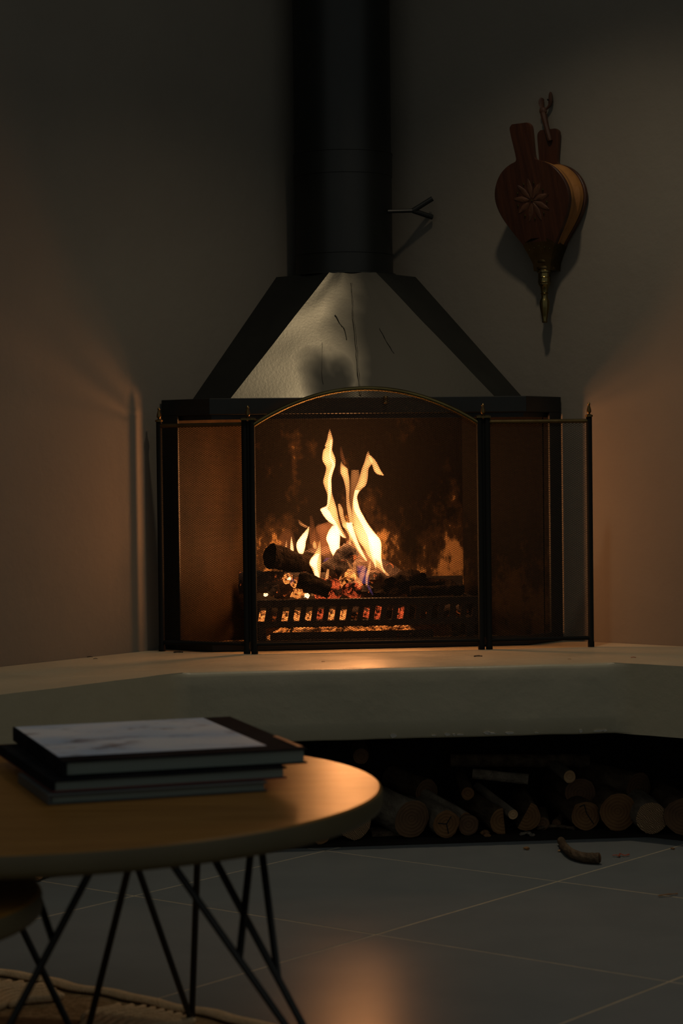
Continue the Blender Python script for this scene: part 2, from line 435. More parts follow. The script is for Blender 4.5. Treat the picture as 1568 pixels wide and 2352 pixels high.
# ------------------------------------------------------------------ hearth bench (three-sided slab that runs along both walls)
def hearth():
    root = thing('hearth_bench', 'cream painted masonry hearth bench running along both walls', 'hearth', (0, 0.3, HB), FP)
    R = 1.5; d = (CORNER - 0.483) / 2 - 0.001
    outer = []
    def seg(a, b, n):
        for k in range(n): outer.append((a[0] + (b[0] - a[0]) * k / n, a[1] + (b[1] - a[1]) * k / n))
    A, B = (-0.483, 0.0), (0.483, 0.0)
    C = (0.483 + R, -R); D = (C[0] + d, C[1] + d); E = (0, CORNER - .002); F = (-C[0] - d, D[1]); G = (-C[0], C[1])
    seg(A, B, 40); seg(B, C, 50); outer.append(C); outer.append(D); outer.append(E); outer.append(F); seg(G, A, 50)
    mb = MB()
    def ring(z, inset, wob):
        o = []
        for k, (x, y) in enumerate(outer):
            front = not (abs(x) + y > CORNER - 0.02)
            w = wob * noise.noise(Vector((x * 9, y * 9, z * 20))) if front else 0
            # inward direction ~ +v for the front, diagonal for the sides
            nx = 0 if abs(x) < 0.47 else (-0.7 if x > 0 else 0.7); ny = 1 if abs(x) < 0.47 else 0.7
            s = inset if front else 0
            o.append((x + nx * (s + w), y + ny * (s + w), z + (0.35 * wob * noise.noise(Vector((x * 14, y * 14, 5))) if front else 0)))
        return o
    zs = [(HB, 0.004), (HB + 0.004, 0.0), (HB + 0.04, 0), (HB + 0.08, 0), (HB + 0.12, 0), (HT - 0.011, 0.0), (HT - 0.006, 0.0012), (HT - 0.0025, 0.0038), (HT - 0.0008, 0.0075), (HT, 0.014)]
    mb.loft([ring(z, i, 0.003) for z, i in zs])
    obj('slab', mb, 'hearth_paint', root, smooth=60)
    # pale spots where the paint has chipped off along the lower edge
    for k in range(12):
        u = [-0.02, 0.10, 0.115, 0.13, 0.19, 0.24, 0.30, 0.40, 0.44, 0.455, 0.20, 0.07][k]
        c = MB(); L = random.uniform(0.004, 0.012); h = random.uniform(0.002, 0.006)
        n = 7
        c.loft([[(u + L * cos(2 * pi * i / n) * random.uniform(.7, 1.2), y, HB + 0.0045 + h * (0.6 + sin(2 * pi * i / n) * random.uniform(.5, 1))) for i in range(n)] for y in (0.003, -0.0022)])
        obj('paint_chip', c, 'chip', root)
    return root
hearth()

# ------------------------------------------------------------------ fireplace
ZT, ZH = 1.009, 0.970
fpl = thing('fireplace', 'black steel corner fireplace with tapered hood and round flue', 'fireplace', (0, 0.55, HT), FP)
PATH = [(-0.497, 0.605), (-0.386, 0.494), (0.386, 0.494), (0.497, 0.605)]
def offset(path, d):
    # shift the three-sided front path towards the corner by d
    k = d * math.tan(pi / 8)
    (a, b, c, e) = path
    s = d / sqrt(2)
    return [(a[0] + s, a[1] + s), (b[0] + k, b[1] + d), (c[0] - k, c[1] + d), (e[0] - s, e[1] + s)]
def strip(z0, z1, d0, d1):
    p = offset(PATH, d0); q = offset(PATH, d1)
    mb = MB()
    mb.prism(p + q[::-1], z0, z1)
    return mb
obj('header', strip(ZH, ZT, 0.0, 0.022), 'black_steel', fpl, smooth=None, bevel=0.0015)
obj('header_lip', strip(ZH - 0.012, ZH, 0.012, 0.022), 'black_steel', fpl, smooth=None)
obj('sill', strip(HT + 0.001, HT + 0.024, 0.0, 0.014), 'black_steel', fpl, smooth=None, bevel=0.001)
for sgn in (-1, 1):
    w = 0.052
    a = Vector((sgn * 0.497, 0.605, 0)); dirw = Vector((-sgn, -1, 0)) / sqrt(2); inn = Vector((-sgn, 1, 0)) / sqrt(2)
    pts = [a, a + dirw * w, a + dirw * w + inn * 0.006, a + inn * 0.006]
    if sgn > 0: pts = pts[::-1]
    obj('frame_post', MB().prism([(p.x, p.y) for p in pts], HT + 0.024, ZH), 'black_steel', fpl, smooth=None, bevel=0.001)
    # side lining in two plates with a thin seam
    s0, s1 = Vector((sgn * 0.28, 0.80)), Vector((sgn * 0.478, 0.612))
    dd = (s1 - s0); L = dd.length; dd.normalize(); nn = Vector((sgn * 0.7, 0.7))
    cut = L - 0.030
    for (t0, t1) in ((0.0, cut - 0.0015), (cut + 0.0015, L)):
        p0, p1 = s0 + dd * t0, s0 + dd * t1
        poly = [p0, p1, p1 + nn * 0.006, p0 + nn * 0.006]
        if sgn < 0: poly = poly[::-1]
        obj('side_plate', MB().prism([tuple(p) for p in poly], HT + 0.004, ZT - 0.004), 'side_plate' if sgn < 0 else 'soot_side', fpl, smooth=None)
    obj('seam_backing', MB().prism([tuple(p) for p in ([s0 + nn * .008, s1 + nn * .008, s1 + nn * .012, s0 + nn * .012][::(-1 if sgn < 0 else 1)])], HT + 0.004, ZT - 0.004), 'black_steel', fpl, smooth=None)
obj('back_plate', MB().box((-0.281, 0.80, HT + 0.004), (0.281, 0.806, ZT - 0.004)), 'soot_glow_plate', fpl, smooth=None)
obj('base_plate', MB().prism(offset(PATH, 0.014) + [(0.29, 0.808), (-0.29, 0.808)], HT + 0.001, HT + 0.006), 'soot_glow_plate', fpl, smooth=None)
obj('top_plate', MB().prism(offset(PATH, 0.0215) + [(0.288, 0.808), (-0.288, 0.808)], ZT - 0.010, ZT - 0.001), 'black_steel', fpl, smooth=None)
# hood
HB_L, HB_F, HT_F, HT_L = (-0.419, 0.690), (-0.330, 0.600), (-0.060, 0.790), (-0.183, 0.926)
ZHT = 1.336
def patch(a, b, c, d, n, dent=0.0):
    # bilinear plate a-b (bottom) d-c (top) with a shallow inward crease up the middle
    a, b, c, d = map(Vector, (a, b, c, d)); nrm = (b - a).cross(d - a).normalized()
    g = []; mb = MB()
    for j in range(n + 1):
        for i in range(n + 1):
            s, t = i / n, j / n
            p = (a * (1 - s) + b * s) * (1 - t) + (d * (1 - s) + c * s) * t
            k = max(0.0, 1 - abs(2 * s - 1) ** 1.15) * sin(pi * min(1, 0.35 + 0.65 * t)) ** 0.5 if t < 1 else 0
            e = min(1, 6 * (1 - t))
            p = p - nrm * dent * k * e + nrm * 0.0016 * (1 if dent else 0) * noise.noise(Vector((s * 5, t * 4, 1.0)))
            g.append(p)
    k = len(g); back = [p - nrm * 0.004 for p in g]
    fs = []
    m = n + 1
    for j in range(n):
        for i in range(n):
            fs.append((j * m + i, j * m + i + 1, (j + 1) * m + i + 1, (j + 1) * m + i))
            fs.append((k + (j + 1) * m + i, k + (j + 1) * m + i + 1, k + j * m + i + 1, k + j * m + i))
    for i in range(n):
        for q in (0, n):
            a0, b0 = q * m + i, q * m + i + 1
            fs.append((a0, k + a0, k + b0, b0) if q == 0 else (b0, k + b0, k + a0, a0))
            a1, b1 = i * m + q, (i + 1) * m + q
            fs.append((b1, k + b1, k + a1, a1) if q == 0 else (a1, k + a1, k + b1, b1))
    mb.add(g + back, fs); return mb
r_ = lambda p: (-p[0], p[1])
z3 = lambda p, z: (p[0], p[1], z)
front = obj('hood_panel', patch(z3(HB_F, ZT), z3(r_(HB_F), ZT), z3(r_(HT_F), ZHT), z3(HT_F, ZHT), 28, 0.007), 'hood_steel', fpl, smooth=40)
obj('hood_panel', patch(z3(HB_L, ZT), z3(HB_F, ZT), z3(HT_F, ZHT), z3(HT_L, ZHT), 6), 'black_steel', fpl)
obj('hood_panel', patch(z3(r_(HB_F), ZT), z3(r_(HB_L), ZT), z3(r_(HT_L), ZHT), z3(r_(HT_F), ZHT), 6), 'black_steel', fpl)
obj('hood_top', MB().prism([HT_L, HT_F, r_(HT_F), r_(HT_L), (0.0, 1.10)], ZHT - 0.004, ZHT), 'flue_black', fpl, smooth=None)
# runs of paint and the weld down the crease of the front panel
fn = (Vector(z3(r_(HB_F), ZT)) - Vector(z3(HB_F, ZT))).cross(Vector(z3(HT_F, ZHT)) - Vector(z3(HB_F, ZT))).normalized()
def on_hood(x, y, lift=0.001):
    # point of the hood front seen at a photo pixel
    d = ray(x, y)
    ev = (-sin(TH), cos(TH)); eu = (cos(TH), sin(TH))
    o = Vector((-OX * eu[0] - OY * eu[1], -OX * ev[0] - OY * ev[1], CAMZ))
    dd = Vector((d[0] * eu[0] + d[1] * eu[1], d[0] * ev[0] + d[1] * ev[1], d[2])).normalized()
    t0 = (Vector(z3(HB_F, ZT)) - o).dot(fn) / dd.dot(fn)
    p = o + dd * t0
    t = (p.z - ZT) / (ZHT - ZT); hw = 0.33 + (0.06 - 0.33) * t; s = (p.x / hw + 1) / 2
    k = max(0.0, 1 - abs(2 * s - 1) ** 1.15) * sin(pi * min(1, 0.35 + 0.65 * t)) ** 0.5 * min(1, 6 * (1 - t))
    return p - fn * (0.007 * k - lift)
for pts, r in (([(806, 650), (810, 690), (811, 730), (818, 790), (822, 840), (828, 905)], 0.0022),
               ([(770, 722), (781, 742), (790, 752), (796, 778)], 0.0011), ([(872, 752), (886, 780), (905, 810)], 0.0009),
               ([(740, 785), (739, 840), (742, 880)], 0.0006)):
    P = catmull([on_hood(*p) for p in pts], 4)
    obj('weld_bead', MB().tube([p + Vector((random.uniform(-.001, .001), 0, 0)) for p in P], [r * random.uniform(.5, 1.4) for _ in P], 6), 'hood_steel', fpl)
# flue: slip-jointed pipes with raised seams
FC0 = (-0.006, 0.922)
for z0, z1, r in ((ZHT, 1.392, 0.1285), (1.392, 1.596, 0.1270), (1.596, 1.653, 0.1285), (1.653, 2.60, 0.1262)):
    pipe = obj('flue_pipe', MB().lathe([(r, z0), (r, z1 - 0.004), (r + 0.0014, z1 - 0.003), (r + 0.0014, z1), (r - 0.004, z1)], FC0, 64), 'flue_black', fpl, smooth=30)
ring = obj('flue_seam', MB().lathe([(0.128, ZHT), (0.136, ZHT), (0.136, ZHT + 0.004), (0.128, ZHT + 0.006)], FC0, 64), 'flue_black', fpl)
# damper handle
h0 = Vector((0.085, 0.86, 1.499)); h1 = Vector(atv(948, 484, 0.86)); h2 = Vector(atv(993, 456, 0.85)); h3 = Vector(atv(993, 499, 0.87))
dm = obj('damper_handle', MB().tube([h0, h1], 0.0052, 10), 'black_steel', fpl)
obj('fork_prong', MB().tube([h1, h2], 0.0066, 10), 'black_steel', dm)
obj('fork_prong', MB().tube([h1, h3], 0.0066, 10), 'black_steel', dm)
kn = atv(885, 917, 0.492)
obj('latch_knob', MB().lathe([(0.0015, kn.z - .011), (0.006, kn.z - .009), (0.004, kn.z - .002), (0.007, kn.z + .003), (0.005, kn.z + .008)], (kn.x, 0.489), 10), 'brass_dark', fpl)

# ------------------------------------------------------------------ fire grate and ash pan
GF = 0.520
gr = thing('fire_grate', 'black cast iron fire grate with slotted front holding the fire', 'grate', (0, 0.62, HT + 0.006), FP)
gl, gright = -0.285, 0.268
obj('top_rail', MB().box((gl, GF, 0.5015), (gright, GF + 0.012, 0.521)), 'cast_iron', gr, smooth=None, bevel=0.002)
obj('bottom_rail', MB().box((gl + .01, GF, 0.453), (gright - .01, GF + 0.012, 0.4685)), 'cast_iron', gr, smooth=None, bevel=0.002)
nb = 20
for k in range(nb):
    u = gl + 0.008 + (gright - gl - 0.016) * k / (nb - 1)
    lean = 0.003
    obj('bar', MB().obox((u, GF + 0.006, 0.485), (0.0062, 0, 0), (0, 0.005, 0), (lean, 0, 0.018)), 'cast_iron', gr, smooth=None)
for k in range(9):
    u = gl + 0.03 + (gright - gl - 0.06) * k / 8
    obj('floor_bar', MB().box((u - 0.007, GF + 0.012, 0.450), (u + 0.007, 0.74, 0.458)), 'cast_iron', gr, smooth=None)
for u in (gl, gright - 0.012):
    obj('side_rail', MB().box((u, GF + 0.012, 0.5015), (u + 0.012, 0.74, 0.517)), 'cast_iron', gr, smooth=None)
    obj('side_rail', MB().box((u, GF + 0.012, 0.453), (u + 0.012, 0.74, 0.4665)), 'cast_iron', gr, smooth=None)
obj('back_rail', MB().box((gl, 0.74, 0.453), (gright, 0.752, 0.56)), 'cast_iron', gr, smooth=None)
for u, v in ((gl + .012, GF), (gright - .03, GF), (gl + .012, 0.73), (gright - .03, 0.73)):
    obj('leg', MB().obox((u + 0.009, v + 0.008, 0.430), (0.010, 0, 0), (0, 0.007, 0), (0.0, 0, 0.0245)), 'cast_iron', gr, smooth=None, bevel=0.002)

ap = thing('ash_pan', 'low dark ash pan heaped with ember-lit ash under the grate', 'pan', (-0.04, 0.6, HT + 0.006), FP)
p0, p1 = -0.243, 0.158
obj('pan_front', MB().box((p0, 0.535, 0.4065), (p1, 0.541, 0.440)), 'cast_iron', ap, smooth=None)
obj('pan_tray', MB().box((p0, 0.541, 0.4065), (p1, 0.72, 0.412)), 'cast_iron', ap, smooth=None)
obj('pan_handle', MB().tube(catmull([(0.07, 0.537, 0.43), (0.07, 0.517, 0.428), (0.10, 0.517, 0.428), (0.10, 0.537, 0.43)], 4), 0.003, 6), 'cast_iron', ap)
am = MB(); nx, ny = 70, 24; vs = []; fs = []
for j in range(ny + 1):
    for i in range(nx + 1):
        u = p0 + 0.004 + (p1 - p0 - 0.008) * i / nx; v = 0.543 + 0.17 * j / ny
        e = min(1, 8 * min(i / nx, 1 - i / nx)) * min(1, 0.6 + 5 * (j / ny))
        vs.append((u, v, 0.416 + 0.028 * e + 0.010 * e * noise.noise(Vector((u * 60, v * 60, 0))) + 0.006 * noise.noise(Vector((u * 160, v * 160, 3)))))
for j in range(ny):
    for i in range(nx):
        a = j * (nx + 1) + i; fs.append((a, a + 1, a + nx + 2, a + nx + 1))
am.add(vs, fs)
tag(obj('ash', am, 'ash_emberlight', ap), kind='stuff')

# ------------------------------------------------------------------ fire: charred logs, embers, flames
def log_mesh(a, b, ra, rb, seed, n=14, m=7, rag=0.12, bend=0.0):
    a, b = Vector(a), Vector(b); d = (b - a).normalized(); s = d.cross(Vector((0, 0, 1)))
    if s.length < .05: s = d.cross(Vector((0, 1, 0)))
    s.normalize(); up = s.cross(d); rings = []
    for k in range(m + 1):
        t = k / m; c = a.lerp(b, t) + up * bend * sin(pi * t); r = ra + (rb - ra) * t
        ring = []
        for i in range(n):
            th = 2 * pi * i / n
            nn = 1 + rag * noise.noise(Vector((cos(th) * 1.3 + seed, sin(th) * 1.3, t * 3 + seed * 2.3))) + rag * .5 * noise.noise(Vector((cos(th) * 4 + seed, sin(th) * 4, t * 9)))
            ring.append(c + (s * cos(th) + up * sin(th)) * r * nn)
        rings.append(ring)
    return rings
def P3(x, y, v): return atv(x, y, v)
GRP_C = 'charred logs burning in the grate'
charred = [
    ('thick charred log end jutting left above the fire', (620, 1279, .57), (752, 1306, .66), .0285, .026, 'char'),
    ('long blackened log lying lowest at the left of the grate', (549, 1338, .60), (704, 1340, .585), .026, .031, 'char_veins'),
    ('short split charred log in front of the embers with pale torn edge', (684, 1332, .552), (756, 1357, .545), .023, .020, 'char'),
    ('stubby charred log standing steeply in the middle of the fire', (806, 1262, .60), (760, 1316, .575), .022, .027, 'char_veins'),
    ('charred log sloping down to the right behind the tall flames', (786, 1262, .69), (948, 1352, .66), .024, .025, 'char_veins'),
    ('round blackened log end facing out right of the embers', (896, 1347, .555), (958, 1330, .70), .027, .025, 'char'),
    ('slim charred branch lying along the grate rail at right', (938, 1360, .555), (1062, 1352, .60), .0135, .012, 'char'),
    ('flat charred plank leaning at the right back of the grate', (930, 1338, .68), (1024, 1340, .70), .012, .011, 'char'),
    ('charred log lying crosswise behind the left flames', (690, 1288, .70), (770, 1268, .71), .022, .020, 'char_veins'),
    ('charred branch stump poking up at the far right of the grate', (1030, 1340, .66), (1052, 1366, .62), .012, .013, 'char'),
]
for i, (lab, a, b, ra, rb, m) in enumerate(charred):
    A, B = P3(*a), P3(*b)
    root = thing('charred_log', lab, 'log', tuple((A + B) / 2), FP, GRP_C)
    rings = log_mesh(A, B, ra, rb, i * 3.7, 18, 12, rag=0.34)
    obj('bark', MB().loft(rings, False), m, root, smooth=60)
    for e, (rg, inn) in enumerate(((rings[0], (B - A).normalized()), (rings[-1], (A - B).normalized()))):
        c = sum((Vector(p) for p in rg), Vector()) / len(rg); k = MB()
        rr = [[Vector(p) for p in rg], [c + (Vector(p) - c) * .6 + inn * random.uniform(-.002, .004) for p in rg], [c + (Vector(p) - c) * .15 + inn * .004 for p in rg]]
        k.loft(rr if e else rr, False); k.add(rr[2], [tuple(range(len(rg)))])
        obj('burnt_end', k, 'char_veins' if i in (1, 3) and e else 'char', root, smooth=50)
def lump(c, r, seed, n=9, m=6):
    mb = MB(); rings = []
    for k in range(m + 1):
        ph = pi * (k + .03) / (m + .06); ring = []
        for i in range(n):
            th = 2 * pi * i / n; d = Vector((sin(ph) * cos(th), sin(ph) * sin(th), -cos(ph)))
            q = 1 + .55 * noise.noise(d * 1.4 + Vector((seed * 1.7, seed, 0))) + 0.2 * noise.noise(d * 4 + Vector((seed, 0, 0)))
            ring.append(Vector(c) + Vector((d.x * r[0], d.y * r[1], d.z * r[2])) * q)
        rings.append(ring)
    return mb.loft(rings)
emb = []
def add_emb(p, r, m, lab): emb.append((p, r, m, lab))
for (x, y, v, r, m) in ((762, 1352, .58, .026, 'ember_red'), (790, 1330, .60, .030, 'ember_hot'), (812, 1352, .585, .028, 'ember_red'), (742, 1366, .565, .018, 'ember_red'),
                        (840, 1358, .58, .020, 'char_veins'), (775, 1312, .62, .024, 'ember_dull'), (660, 1328, .555, .014, 'ember_hot'), (676, 1342, .55, .012, 'ember_hot'),
                        (684, 1362, .55, .017, 'ember_hot'), (704, 1368, .545, .0065, 'ember_white'), (610, 1366, .55, .005, 'ember_white'), (664, 1330, .545, .005, 'ember_white'), (630, 1358, .56, .014, 'char_veins'),
                        (648, 1366, .58, .020, 'char_veins'), (930, 1340, .60, .014, 'ember_dull'), (945, 1368, .57, .012, 'char_veins'), (870, 1368, .56, .016, 'char'),
                        (985, 1370, .59, .014, 'char'), (820, 1300, .64, .022, 'ember_dull'), (856, 1322, .64, .020, 'char_veins'), (736, 1330, .62, .020, 'char_veins')):
    p = P3(x, y, v); add_emb(p, r, m, None)
ORD = ['first', 'second', 'third', 'fourth', 'fifth', 'sixth', 'seventh', 'eighth', 'ninth', 'tenth', 'eleventh', 'twelfth', 'thirteenth', 'fourteenth', 'fifteenth', 'sixteenth', 'seventeenth', 'eighteenth']
slots = ['ember_hot', 'ember_dull', 'ember_hot', 'ember_hot', 'ember_hot', 'ember_red', 'ember_hot', 'ember_hot', 'ember_dull', 'ember_red', 'ember_red', 'char', 'ember_red', 'char', 'char_veins', 'char', 'char_veins', 'ember_dull']
for k, m in enumerate(slots):
    u = -0.262 + 0.029 * k
    lab = ('glowing' if m in ('ember_hot', 'ember_red') else 'dull') + ' ember behind the %s slot of the grate front, counted from the left' % ORD[k]
    add_emb(Vector((u + random.uniform(-.005, .005), 0.556 + random.uniform(0, .012), 0.479 + random.uniform(-.004, .006))), random.uniform(.014, .019), m, lab)
EL = ['red ember at the lower left of the glowing central mound', 'orange checked ember at the heart of the central mound', 'red ember at the lower right of the central mound', 'red ember spilling against the grate rail left of the mound',
      'dark ember on the right flank of the central mound', 'dull ember on the upper left of the mound under the steep log', 'orange ember between the two left charred logs', 'small orange ember right of the low left log',
      'orange ember under the short split log', 'white-hot ember spot just above the grate rail under the split log', 'tiny white-hot ember spot at the far left above the rail', 'tiny white-hot ember spot on the low left log', 'dark ember below the low left log at its left',
      'dark ember below the low left log at its right', 'dull ember beside the round log end facing out', 'dark ember under the slim branch at right', 'black lump of charcoal between mound and round log end',
      'black lump of charcoal below the middle of the slim branch', 'dull ember at the top of the mound behind the flames', 'dark ember high on the right of the mound', 'dark ember between split log and mound']
for i, (p, r, m, lab) in enumerate(emb):
    o = obj('ember', lump(p, (r * random.uniform(.9, 1.25), r * random.uniform(.8, 1.1), r * random.uniform(.75, 1.0)), i * 1.37), m, None, tuple(p), FP, 45)
    tag(o, lab or EL[i], 'ember', 'glowing embers in the grate')

fire = thing('fire', 'tall yellow flames leaping from the burning logs', 'fire', (-0.04, 0.6, 0.52), FP)
def flame(rows, v, m, ox, oy, sc, depth=0.75, per=4, n=12):
    # rows: (y, x left, x right) outline heights top to bottom, each ring an ellipse of real depth
    pts = [Vector((y, (a + b) / 2, max(b - a, 1.0) / 2)) for y, a, b in rows]
    rings = []
    for q in catmull(pts, per):
        y, c, h = oy + q.x / sc, ox + q.y / sc, max(q.z, .6) / sc
        P = atv(c, y, v); R = atv(c + h, y, v); w = (R - P).length
        rings.append([(P.x + w * cos(2 * pi * i / n), P.y + depth * w * sin(2 * pi * i / n), P.z) for i in range(n)])
    obj('flame', MB().loft(rings[::-1]), m, fire, smooth=180)
TALL = (680, 960, 6.031)
LOW = (600, 1180, 4.356)
# tall left flame, its bright streak and its root
flame([(150, 462, 468), (220, 440, 490), (300, 424, 511), (385, 394, 506), (405, 402, 504), (450, 372, 502), (540, 357, 538), (600, 365, 549), (680, 408, 538), (760, 400, 512), (870, 371, 488), (950, 388, 492), (1050, 424, 502), (1150, 432, 532), (1250, 425, 562), (1340, 440, 580), (1440, 500, 600), (1540, 560, 640), (1660, 640, 700)], .60, 'flame_body', *TALL)
flame([(300, 470, 500), (420, 458, 492), (540, 455, 485), (640, 495, 540), (720, 470, 520), (820, 440, 490), (920, 435, 490), (1040, 438, 488), (1150, 430, 470), (1215, 415, 455), (1258, 334, 440), (1300, 345, 470), (1360, 380, 500), (1430, 440, 545), (1490, 520, 580), (1560, 545, 620), (1620, 590, 655), (1665, 670, 694)], .598, 'flame_core', *TALL, depth=.5)
flame([(1490, 500, 560), (1560, 450, 590), (1640, 418, 608), (1690, 416, 608), (1760, 446, 604), (1830, 468, 596), (1880, 490, 560), (1912, 508, 530)], .598, 'flame_core', *TALL, depth=.6)
flame([(1400, 560, 640), (1480, 300, 620), (1540, 270, 590), (1640, 320, 520), (1760, 330, 500), (1880, 350, 480)], .64, 'flame_faint', *TALL, depth=.4)
# middle flame
flame([(600, 618, 626), (650, 611, 655), (700, 609, 712), (765, 612, 724), (830, 642, 736), (900, 664, 741), (1000, 684, 742), (1100, 690, 738), (1200, 693, 748), (1300, 706, 772), (1390, 724, 790), (1470, 735, 800)], .615, 'flame_body', *TALL)
flame([(390, 612, 628), (460, 606, 645), (540, 612, 668), (600, 630, 684), (640, 660, 690)], .62, 'flame_faint', *TALL)
flame([(720, 760, 870), (820, 750, 880), (950, 745, 850), (1080, 740, 820), (1220, 740, 800), (1350, 750, 800), (1480, 760, 810)], .635, 'flame_soft', *TALL, depth=.35)
flame([(1190, 575, 610), (1260, 582, 648), (1350, 600, 662), (1440, 625, 700), (1500, 640, 800), (1560, 690, 810), (1660, 740, 840), (1760, 800, 880), (1860, 860, 930), (1950, 930, 975), (1990, 965, 990)], .61, 'flame_body', *TALL)
flame([(1450, 690, 780), (1520, 700, 790), (1620, 750, 825), (1720, 800, 860), (1820, 850, 905), (1920, 915, 955), (1980, 965, 985)], .605, 'flame_core', *TALL, depth=.5)
# big right flame, hook and white heart
flame([(455, 996, 1003), (500, 972, 1018), (560, 956, 1050), (620, 938, 1062), (700, 906, 1008), (800, 878, 997), (880, 854, 985), (940, 830, 962), (1000, 806, 898), (1080, 790, 850), (1150, 780, 856), (1250, 770, 882), (1350, 776, 932), (1450, 786, 990), (1550, 800, 1062), (1650, 838, 1140), (1720, 870, 1178), (1800, 930, 1184), (1900, 985, 1180), (1990, 1050, 1190), (2070, 1120, 1206), (2130, 1190, 1250), (2185, 1250, 1300)], .59, 'flame_body', *TALL, depth=.55)
flame([(520, 995, 1035), (570, 1010, 1085), (620, 1035, 1118), (670, 1055, 1145), (720, 1070, 1170), (760, 1095, 1195), (782, 1130, 1212), (800, 1195, 1215)], .588, 'flame_body', *TALL)
flame([(1000, 812, 880), (1090, 792, 846), (1180, 785, 860), (1280, 800, 890), (1380, 850, 945), (1480, 905, 1000), (1580, 955, 1075), (1680, 1000, 1160), (1760, 1040, 1180), (1840, 1060, 1182), (1930, 1075, 1180), (2010, 1150, 1192), (2080, 1180, 1206), (2140, 1212, 1240)], .588, 'flame_core', *TALL, depth=.5)
flame([(1640, 990, 1070), (1740, 1000, 1080), (1840, 1020, 1085), (1940, 1050, 1100), (2040, 1080, 1112), (2085, 1096, 1110)], .585, 'flame_core', *TALL, depth=.5)
flame([(1500, 740, 770), (1600, 735, 775), (1700, 725, 768), (1780, 720, 762), (1815, 735, 752)], .60, 'flame_body', *TALL)
flame([(1600, 575, 610), (1680, 580, 612), (1760, 578, 606), (1800, 600, 690), (1826, 700, 740)], .60, 'flame_soft', *TALL)
# left group
flame([(128, 474, 481), (170, 440, 476), (220, 398, 466), (280, 356, 447), (330, 349, 441), (380, 364, 428), (406, 388, 416)], .60, 'flame_core', *LOW, depth=.6)
flame([(60, 368, 378), (90, 372, 410), (115, 390, 450), (140, 440, 480)], .605, 'flame_soft', *LOW)
flame([(20, 480, 510), (90, 482, 530), (160, 478, 540), (230, 480, 545), (310, 490, 560)], .63, 'flame_faint', *LOW, depth=.4)
flame([(268, 578, 590), (330, 564, 597), (400, 528, 598), (450, 490, 600), (500, 477, 600), (545, 500, 598), (600, 524, 594), (650, 545, 588), (684, 566, 584)], .575, 'flame_body', *LOW)
flame([(400, 545, 585), (450, 495, 570), (500, 482, 560), (550, 520, 565), (610, 530, 580), (670, 560, 582)], .572, 'flame_core', *LOW, depth=.5)
flame([(228, 297, 303), (280, 291, 313), (330, 288, 322), (386, 290, 326)], .60, 'flame_core', *LOW, depth=.6)
flame([(262, 250, 256), (310, 238, 260), (350, 230, 256), (372, 226, 250)], .60, 'flame_body', *LOW)
flame([(268, 525, 535), (300, 512, 550), (335, 515, 556), (352, 530, 552)], .61, 'flame_body', *LOW)
flame([(504, 674, 684), (560, 654, 680), (620, 640, 676), (682, 632, 664)], .575, 'flame_body', *LOW)
flame([(140, 470, 500), (230, 476, 500), (300, 484, 510)], .62, 'flame_faint', *LOW)
# thin veils of fire between the tongues
flame([(1050, 745, 790), (1250, 720, 800), (1450, 690, 850), (1600, 650, 1000), (1750, 700, 1060), (1900, 850, 1120), (2050, 950, 1180), (2150, 1000, 1240)], .625, 'flame_faint', *TALL, depth=.22)
flame([(100, 560, 640), (200, 500, 700), (330, 480, 710), (450, 530, 700), (560, 600, 690)], .64, 'flame_faint', *LOW, depth=.2)
flame([(150, 230, 300), (220, 180, 330), (300, 160, 350), (380, 170, 330)], .66, 'flame_faint', *LOW, depth=.15)
# small flames over the ember bed
flame([(455, 845, 858), (500, 862, 890), (560, 890, 930), (620, 915, 960), (680, 935, 985), (740, 950, 985)], .565, 'flame_soft', *LOW)
flame([(470, 1082, 1096), (530, 1066, 1096), (590, 1050, 1084), (650, 1040, 1068), (715, 1042, 1064)], .56, 'flame_body', *LOW)
flame([(470, 925, 945), (540, 910, 950), (600, 930, 960)], .57, 'flame_soft', *LOW)
flame([(520, 1020, 1050), (590, 985, 1040), (660, 970, 1020), (730, 960, 1000)], .57, 'flame_soft', *LOW)
flame([(690, 1045, 1065), (740, 1062, 1092), (780, 1085, 1110), (812, 1108, 1124)], .555, 'flame_violet', *LOW)
flame([(690, 505, 520), (740, 488, 522), (790, 492, 522), (822, 500, 525)], .545, 'flame_soft', *LOW)
flame([(440, 640, 690), (500, 600, 690), (560, 600, 680)], .63, 'flame_violet', *LOW, depth=.4)
flame([(520, 950, 1040), (600, 960, 1080), (700, 990, 1080)], .60, 'flame_violet', *LOW, depth=.3)
flame([(640, 250, 310), (680, 280, 345), (720, 290, 340)], .545, 'flame_violet', *LOW, depth=.4)

# ------------------------------------------------------------------ folding fire screen
scr = thing('fire_screen', 'three-panel folding mesh fire screen with brass arch', 'screen', (0, 0.42, HT), FP)
S_PTS = [(-0.505, 0.548), (-0.300, 0.418), (0.262, 0.402), (0.522, 0.410)]
RB, RT = HT + 0.022, 0.945       # bottom rail, top rail heights
def post(x, y, top=0.955, fin=True, r=0.0072):
    p = obj('post', MB().lathe([(r + .001, HT), (r + .001, HT + 0.012), (r, HT + .014), (r, top)], (x, y), 12), 'screen_black', scr)
    obj('cap', MB().lathe([(r + .0022, top), (r + .0022, top + .004), (r * .6, top + .006)], (x, y), 12), 'brass_dark', p)
    if fin:
        obj('finial', MB().lathe([(.0030, top + .005), (.0030, top + .008), (.0058, top + .012), (.0052, top + .018), (.0030, top + .025), (.0026, top + .028), (.0036, top + .031), (.001, top + .035)], (x, y), 12), 'brass_dark', p)
def along(a, b, t):
    L = sqrt((b[0] - a[0]) ** 2 + (b[1] - a[1]) ** 2); t = t if t >= 0 else L + t
    return (a[0] + (b[0] - a[0]) * t / L, a[1] + (b[1] - a[1]) * t / L)
